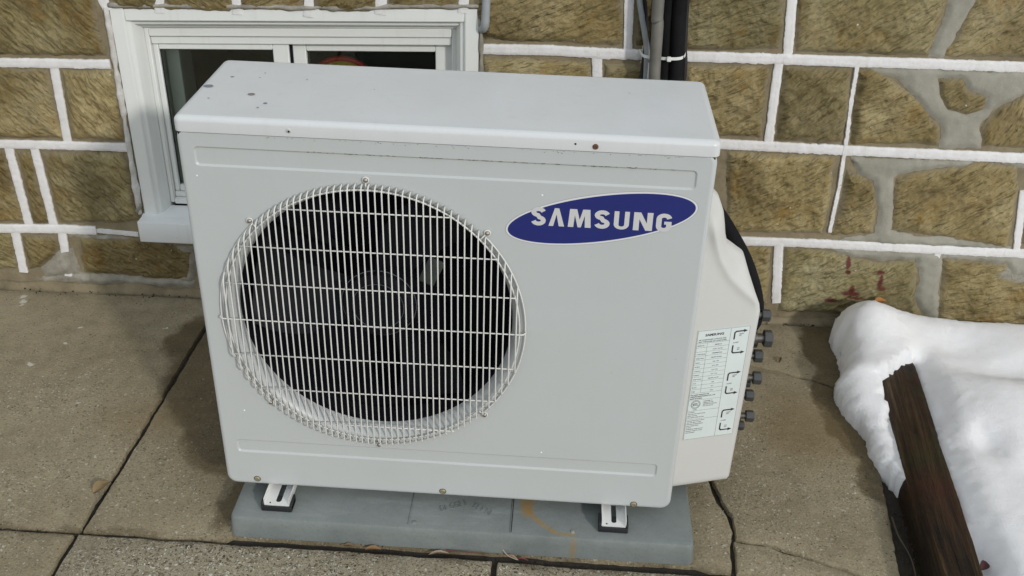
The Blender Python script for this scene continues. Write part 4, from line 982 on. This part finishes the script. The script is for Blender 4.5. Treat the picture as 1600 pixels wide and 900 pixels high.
for q, zt in enumerate((LH-.010, LH-.104, LH-.192)):
    for up in (1, -1):
        b = B(); x0 = .074; z1 = zt if up > 0 else zt-.048; z0 = zt-.0175 if up > 0 else zt-.0305; y = -.00045
        w2 = .0014
        def quad(P): V, T, _ = fillgrid([Vector(p) for p in P], 0); b.add([(p.x, y, p.y) for p in V], T)
        quad([(x0-w2, z0), (x0+w2, z0), (x0+w2, z1-up*.003), (x0+.004, z1-up*w2), (x0+.018, z1-up*w2), (x0+.018, z1+up*w2), (x0+.002, z1+up*w2), (x0-w2, z1-up*.002)])
        quad([(x0+.0175, z1-.0035), (x0+.0175, z1+.0035), (x0+.0255, z1)])
        b.obj('arrow', INK, lb, (0, 0, 0))
# -- feet: pressed channel rails with a slot, on rubber blocks
def foot(x0, x1):
    ft = link(bpy.data.objects.new('foot', None), ac, A+Vector((x0, -.038, -.03))); ft.empty_display_size = .01; W = x1-x0
    b = B(); zb = .0145; sx0, sx1 = W*.40, W*.62
    outl = [(0.0, .0), (W, .0), (W, .36), (0, .36)]; slot = [(sx0, .010)]+[((sx0+sx1)/2+(sx1-sx0)/2*cos(a), .014+(sx1-sx0)/2*sin(a)) for a in [radians(180+180*i/8) for i in range(9)]]+[(sx1, .06), (sx0, .06)]
    slot = slot[1:]
    V, T, _ = fillgrid(resample(outl, .02), 0, holes=[slot]); b.add([(p.x, p.y, zb) for p in V], T); b.add([(p.x, p.y, zb-.0012) for p in V], [t[::-1] for t in T])
    n = len(slot); k = len(b.v); b.v += [Vector((p[0], p[1], zb)) for p in slot]+[Vector((p[0], p[1], zb-.0012)) for p in slot]; b.f += [(k+i, k+(i+1) % n, k+n+(i+1) % n, k+n+i) for i in range(n)]
    b.box(-.0012, 0, 0, .36, zb-.001, .0295); b.box(W, W+.0012, 0, .36, zb-.001, .0295); b.box(0, W, -.0004, .0008, zb-.0025, zb+.0004)
    b.obj('rail', GALV, ft, (0, 0, 0), 30)
    for y0, y1 in ((-.004, .030), (.31, .352)):
        b = B(); b.rbox(-.007, W+.0055, y0, y1, .0003, zb-.0016, .002, 2); b.rbox(-.007, -.0018, y0+.001, y1, .004, .021, .0015, 1); b.rbox(W+.0016, W+.0055, y0+.001, y1, .004, .019, .0012, 1); b.obj('rubber_block', RUBBER, ft, (0, 0, 0), 40)
    b = B(); b.lathe([(.0001, .0012), (.0014, .001), (.0016, -.0005)], (W*.2, .0055, zb), (0, 0, 1), 8); b.obj('drain_hole', DARK, ft, (0, 0, 0))
foot(.0845, .1330); foot(.7450, .7900)
b = B(); b.box(.012, .868, .010, .268, .001, .0035); b.obj('base_tray', WHITE, ac, A)
# ============================================================ PIPES ON THE WALL (world coordinates)
def wp(u, z, out): return wall.matrix_basis @ Vector((u, -out, z))
from mathutils import Euler
wall.matrix_basis = Matrix.LocRotScale(wall.location, wall.rotation_euler, None)
def pipe(name, pts, r, mat, label, cat, n=12, k=8, group=None):
    P = spline(pts, k); o0 = P[0]; b = B(); b.tube([p-o0 for p in P], r, n); o = b.obj(name, mat, None, o0, 60); tag(o, label, cat, group or 'pipes and cables running down the wall'); return o
# thick black foam-wrapped refrigerant lines running down and round to the valves
pipe('insulated_pipe', [wp(.872, 1.7, .045), wp(.872, .95, .045), wp(.880, .72, .048), wp(.885, .60, .065), Vector((.888, .62, .53)), Vector((.895, .42, .585)), Vector((.915, .27, .615)), Vector((.952, .235, .575)), Vector((.990, .225, .515)), Vector((1.016, .215, .45)), Vector((1.020, .20, .405)), Vector((1.0, .185, .38))], .0165, FOAM, 'black foam wrapped pipe that bends down behind the side cover to the valves', 'pipe')
pipe('insulated_pipe', [wp(.8455, 1.7, .035), wp(.8455, .95, .035), wp(.855, .72, .036), wp(.860, .56, .06), Vector((.86, .60, .46)), Vector((.88, .34, .42)), Vector((.93, .24, .37))], .0150, FOAM, 'black foam wrapped pipe beside the grey drain hose on the wall', 'pipe')
pipe('black_cable', [wp(.888, 1.7, .020), wp(.890, .95, .020), wp(.896, .76, .026), wp(.902, .70, .030), wp(.905, .56, .05), Vector((.90, .60, .44)), Vector((.90, .30, .36))], .0055, RUBBER, 'thin black cable along the right edge of the pipe bundle', 'cable', 8)
hp = [wp(.822, 1.7, .065), wp(.822, .92, .068), wp(.826, .80, .070), wp(.829, .70, .072), wp(.836, .58, .08), Vector((.84, .62, .40)), Vector((.82, .50, .20)), Vector((.84, .46, .06))]
P = spline(hp, 60); b = B(); o0 = P[0]
b.tube([p-o0 for p in P], [.0130+.0006*(i % 2) for i in range(len(P))], 12); tag(b.obj('drain_hose', HOSE, None, o0, 80), 'grey ribbed drain hose hanging in front of the black pipes', 'hose', 'pipes and cables running down the wall')
pipe('grey_cable', [wp(.76, 1.7, .02), wp(.772, .95, .022), wp(.782, .86, .026), wp(.793, .81, .028), wp(.803, .77, .028), wp(.812, .72, .028), wp(.815, .58, .05), Vector((.80, .60, .42))], .0068, CABLE, 'pale grey cable left of the drain hose', 'cable', 8)
ti = root('cable_tie', wp(.848, .7275, .05), 'white nylon cable tie strapped round the pipe bundle', 'cable tie', YAW)
b = B(); loop = spline([(-.052, .040, -.001), (-.046, .005, -.001), (-.030, -.008, 0), (-.010, -.0120, .0), (.004, -.0170, .001), (.026, -.0180, .002), (.040, -.0125, .003), (.0505, .010, .003), (.052, .035, .002)], 6)
vs = []; 
for i, p in enumerate(loop):
    t = (loop[min(i+1, len(loop)-1)]-loop[max(i-1, 0)]).normalized(); nn = Vector((-t.y, t.x, 0)).normalized()
    for a_, c_ in ((-.0007, -.0034), (-.0007, .0034), (.0007, .0034), (.0007, -.0034)): b.v.append(p-nn*a_+Vector((0, 0, c_)))
for i in range(len(loop)-1):
    for k in range(4): b.f.append((i*4+k, i*4+(k+1) % 4, (i+1)*4+(k+1) % 4, (i+1)*4+k))
b.obj('strap', TIEW, ti, (0, 0, 0), 40)
b = B(); b.rbox(.006, .0155, -.0245, -.0165, -.0040, .0065, .001, 1); b.obj('tie_head', TIEW, ti, (0, 0, 0), 40)
pipe('black_cable', [wp(.785, 1.7, .014), wp(.788, .95, .014), wp(.795, .86, .016), wp(.808, .77, .018), wp(.806, .69, .018), wp(.806, .56, .03)], .0045, RUBBER, 'thin black cable behind the pale grey cable on the wall', 'cable', 8)
cd = pipe('conduit', [wp(.452, 1.7, .014), wp(.445, .95, .014), wp(.4395, .86, .015), wp(.4375, .80, .017), wp(.4365, .777, .018), wp(.433, .765, .012), wp(.427, .758, -.004)], .0098, CABLE, 'grey conduit curving into the wall at the upper right window corner', 'conduit', 12)

# ============================================================ TIMBER
tv = Vector((-.082, -1, 0)).normalized(); TA = Vector((1.466, .612, 0)); TH = .060
tm = root('timber_beam', TA, 'dark weathered square timber beam half buried in the snow beside the patio', 'timber', atan2(tv.y, tv.x)+pi/2)
TL, TW = 1.6, .100
b = B(); nl = 150; prof = []
m = 10
def tsec(s):
    pts = []; hw = TW/2
    base = [(-hw, -.04), (-hw, .012), (-hw+.002, .034), (-hw+.008, TH-.012), (-hw+.018, TH-.003), (-hw*.50, TH), (-hw*.15, TH), (hw*.2, TH), (hw*.6, TH), (hw-.006, TH-.002), (hw, TH-.014), (hw, .02), (hw, -.04)]
    for k, (x, z) in enumerate(base):
        q = noise.noise(Vector((k*2.3, s*2.4, 1)))*.0022+noise.noise(Vector((k*5.1, s*18, 3)))*.0008+noise.noise(Vector((k*9.1, s*70, 3)))*.0004
        dx = q if abs(x) > hw*.8 else 0; dz = q if z > .045 else 0
        if abs(x) > hw*.8 and z > .03: dx += .0022*noise.noise(Vector((k*3.1, s*9, 11)))-(1 if x > 0 else -1)*.003*max(0, noise.noise(Vector((x*20, s*5, 13))))
        if s < .03 and z > .04: dz -= (.03-s)*.25*(1+.5*noise.noise(Vector((k, 0, 0))))
        # long drying crack on the top face
        if k == 6: dz -= .004*max(0, noise.noise(Vector((2, s*3, 7)))+.3)
        pts.append((x+dx, -s, z+dz))
    return pts
for i in range(nl+1): b.v += [Vector(p) for p in tsec(TL*i/nl)]
M_ = 13
for i in range(nl):
    for k in range(M_-1): b.f.append((i*M_+k, (i+1)*M_+k, (i+1)*M_+k+1, i*M_+k+1))
b.f.append(tuple(range(M_))); b.f.append(tuple(reversed(range(nl*M_, nl*M_+M_))))
b.obj('beam', WOOD, tm, (0, 0, 0), 38)

# ============================================================ SNOW
def sdf_smooth(d, R):
    t = max(0, min(1, d/R)); return sqrt(max(0, 1-(1-t)**2))
outl = [(1.385, .835), (1.360, .800), (1.346, .740), (1.350, .680), (1.343, .600), (1.318, .550), (1.312, .500), (1.318, .445), (1.338, .390), (1.352, .350), (1.346, .305), (1.354, .250), (1.368, .215), (1.376, .178),
        (1.385, .12), (1.40, -.2), (1.40, -.45), (1.42, -.9), (1.45, -1.9), (3.3, -1.9), (3.3, .84), (2.4, .840), (2.1, .835), (1.85, .820), (1.70, .815), (1.58, .825), (1.50, .840), (1.445, .845)]
def outlj(): return resample(outl, .008, jit=.0065, seed=77)
SP = outlj(); n = len(SP)
if sum(SP[i].x*SP[(i+1) % n].y-SP[(i+1) % n].x*SP[i].y for i in range(n)) < 0: SP.reverse()
near = [p for p in SP]
def tie_x(y, side): # x of the timber's side faces at this y
    c = TA+tv*((TA.y-y)/1.0); return c.x+side*TW/2*1.005
def snow_h(x, y, d):
    base = .080+.016*noise.noise(Vector((x*2.3, y*2.3, 1)))+.009*noise.noise(Vector((x*7, y*7, 2)))
    g = lambda cx, cy, rx, ry: exp(-(((x-cx)/rx)**2+((y-cy)/ry)**2))
    base += .052*g(1.425, .735, .075, .085)+.012*g(1.40, .50, .07, .08)
    base -= .036*g(1.74, .56, .15, .055)+.022*g(1.63, .65, .10, .05)
    base += .026*g(1.66, .40, .10, .14)+.025*g(1.95, .35, .25, .3)-.030*g(1.575, .27, .03, .045)-.034*g(1.80, .18, .16, .045)+.018*g(1.70, -.1, .2, .2)
    R = .060 if y > -.3 else .05
    h = base*sdf_smooth(d, R)
    xr_, xl_ = tie_x(y, 1), tie_x(y, -1)
    if x < xl_ and y < .52: h = min(h, max(0, .066*(y-.10)/.42+.014)*sdf_smooth(d, .022))
    if y < .64:
        if xl_ < x < xr_:
            lim = .515+.012*noise.noise(Vector((x*30, 0, 3)))+.95*max(0, x-xl_)
            if y < lim: h = min(h, TH-.018)
        elif x >= xr_:
            q = max(0, min(1, (x-xr_)/.055)); low = TH-.004+.008*noise.noise(Vector((x*12, y*12, 5)))
            if y < .05: low -= min(.05, (.05-y)*.35)
            h = min(h, low+max(0, h-low)*(q*q*(3-2*q))) if h > low else h
    return max(h, .0015)
# fine mesh near the picture, one sheet
V, T, nb = fillgrid(SP, .0105, seed=8)
vs = []; ed = []; DD = pdists(V, outl)
hs = np.array([snow_h(p.x, p.y, float(DD[i]) if i >= nb else 0) if i >= nb else -.02 for i, p in enumerate(V)])
E_ = np.array([(t[q], t[(q+1) % 3]) for t in T for q in range(3)]); inn = np.ones(len(V), bool)
for i, p in enumerate(V):   # keep the outline and the strip over the timber as they are
    if i < nb or DD[i] < .008 or (p.y < .60 and tie_x(p.y, -1)-.012 < p.x < tie_x(p.y, 1)+.012): inn[i] = False
for it in range(5):
    sm = np.zeros(len(V)); ct = np.zeros(len(V)); np.add.at(sm, E_[:, 0], hs[E_[:, 1]]); np.add.at(ct, E_[:, 0], 1); av = sm/np.maximum(ct, 1); hs = np.where(inn, .4*hs+.6*av, hs)
for i, p in enumerate(V):
    d = 0 if i < nb else float(DD[i]); h = float(hs[i])
    if i >= nb: h += .0013*noise.noise(Vector((p.x*38, p.y*38, 3)))*min(1, d/.03)+.0009*noise.noise(Vector((p.x*95, p.y*95, 3)))
    q = Vector((p.x, p.y, h))
    if 0 < d < .08 and p.x < 1.52 and p.y > .18:   # old snow: the edge overhangs a little
        q.x -= .016*max(0, 1-d/.055)*min(1, d/.010)+.010*noise.noise(Vector((p.x*24, p.y*24, 9)))*min(1, d/.01)
    vs.append(q); ed.append(max(0, 1-d/.010) if d < .010 else 0)
o = mesh('snow', vs, T, SNOW, None, (0, 0, 0), 180); o['kind'] = 'structure'
at = o.data.attributes.new('edge', 'FLOAT', 'POINT'); at.data.foreach_set('value', ed)

# ============================================================ SMALL LITTER
def leaf(loc, L, W, rz, col, label, curl=.25, tiltx=0, group=None):
    n = 9; vs = []; fs = []
    for i in range(n):
        t = i/(n-1); w_ = W*.5*sin(pi*min(1, t*1.02+.01))**.8*(1-.25*t)
        for s_x in (-1, -.5, 0, .5, 1): vs.append(((t-.5)*L, s_x*w_, abs(s_x)**1.5*w_*curl*2+L*.10*sin(pi*t)+.001*noise.noise(Vector((t*9, s_x*3, L*100)))))
    for i in range(n-1):
        for k in range(4): fs.append((i*5+k, i*5+k+1, (i+1)*5+k+1, (i+1)*5+k))
    k = len(vs); vs += [(x, y, z-.0006) for x, y, z in vs]; fs += [tuple(q+k for q in f[::-1]) for f in fs]
    o = mesh('fallen_leaf', vs, fs, plain('leaf_colour', col, .6, var=.25), None, loc, 180); o.rotation_euler = (tiltx, 0, rz); tag(o, label, 'leaf', 'fallen leaves and leaf shreds'); return o
leaf((-.286, .045, .0035), .042, .030, radians(60), (.24, .17, .08), 'tan leaf lying on the patio joint left of the unit')
leaf((.303, -.076, .0), .032, .013, radians(5), (.24, .14, .055), 'curled tan leaf tucked under the front edge of the grey pad')
leaf((.432, -.076, -.001), .040, .009, radians(10), (.30, .22, .15), 'pale dry leaf at the front edge of the pad', .4)
leaf((.575, -.075, .001), .028, .006, radians(-25), (.32, .23, .15), 'pale shred of leaf in the joint beside the slab corner', .4)
leaf((.596, -.077, -.001), .022, .006, radians(-8), (.16, .04, .035), 'dark red leaf in the joint at the pad front', .3)
leaf((.255, -.073, .002), .022, .010, radians(0), (.16, .10, .05), 'small brown leaf in the joint left of the curled tan leaf', .3)
leaf((1.205, .655, .004), .026, .008, radians(70), (.12, .055, .025), 'dark brown leaf shred on the patio right of the valves', .5)
leaf((1.475, .815, .092), .040, .026, radians(20), (.40, .17, .04), 'orange brown leaf on top of the snow against the wall', .3)
leaf((1.468, -.062, .045), .030, .020, radians(50), (.05, .008, .010), 'dark red leaf between the timber and the snow', .3, .3)
def twig(pts, r, label, col=(.06, .045, .03)):
    P = spline(pts, 5); o0 = P[0]; b = B(); b.tube([p-o0 for p in P], [r*(1-.5*i/len(P)) for i in range(len(P))], 6); o = b.obj('twig', plain('twig_bark', col, .8, var=.3), None, o0, 60); tag(o, label, 'twig', 'small twigs and straws on the ground')
twig([(1.345, .10, .006), (1.342, .04, .012), (1.352, -.02, .010), (1.345, -.10, .008)], .0022, 'thin dark twig on the ground along the left side of the timber')
twig([(.445, -.070, .004), (.48, -.073, .006), (.53, -.072, .004)], .0016, 'reddish twig in the joint under the pad front', (.10, .04, .03))
twig([(.555, -.064, .010), (.566, -.075, .006), (.585, -.083, .004)], .0012, 'pale straw crossing the joint at the pad front', (.40, .32, .24))
# crumbs of soil and grit lying in the joints and along the timber
rg = random.Random(12); b = B()
def crumb(x, y, z, r):
    n = 5; a0 = rg.random()*6
    top = [(x+r*.6*cos(a0+k*2*pi/4), y+r*.6*sin(a0+k*2*pi/4), z+r*rg.uniform(.5, .8)) for k in range(4)]; bt = [(x+r*rg.uniform(.8, 1.2)*cos(a0+k*2*pi/4), y+r*rg.uniform(.8, 1.2)*sin(a0+k*2*pi/4), z-r*.3) for k in range(4)]
    b.add(bt+top, [(4, 5, 6, 7), (0, 1, 5, 4), (1, 2, 6, 5), (2, 3, 7, 6), (3, 0, 4, 7)])
for i in range(900):
    q = rg.random()
    if q < .35: x = rg.uniform(-.9, 1.3); y = -.083+rg.gauss(0, .0035); z = -.008
    elif q < .55: y = rg.uniform(-.08, .8); x = -.264-.0155*max(0, (.5-y))/.58+rg.gauss(0, .002); z = -.008
    elif q < .8: y = rg.uniform(-.3, .15); x = tie_x(y, -1)-abs(rg.gauss(0, .014)); z = .0005
    else: x = rg.uniform(-.9, 1.4); y = .829+.0167*x-.012-abs(rg.gauss(0, .012)); z = .0005
    crumb(x, y, z, rg.uniform(.0008, .0030))
tag(b.obj('grit', SOIL, None, (0, 0, 0)), kind='stuff')
b = B()
for i in range(260): crumb(rg.uniform(-.9, 1.3), rg.uniform(-.3, .78), .0006, rg.uniform(.0007, .0022))
tag(b.obj('gravel_specks', CEMF, None, (0, 0, 0)), kind='stuff')
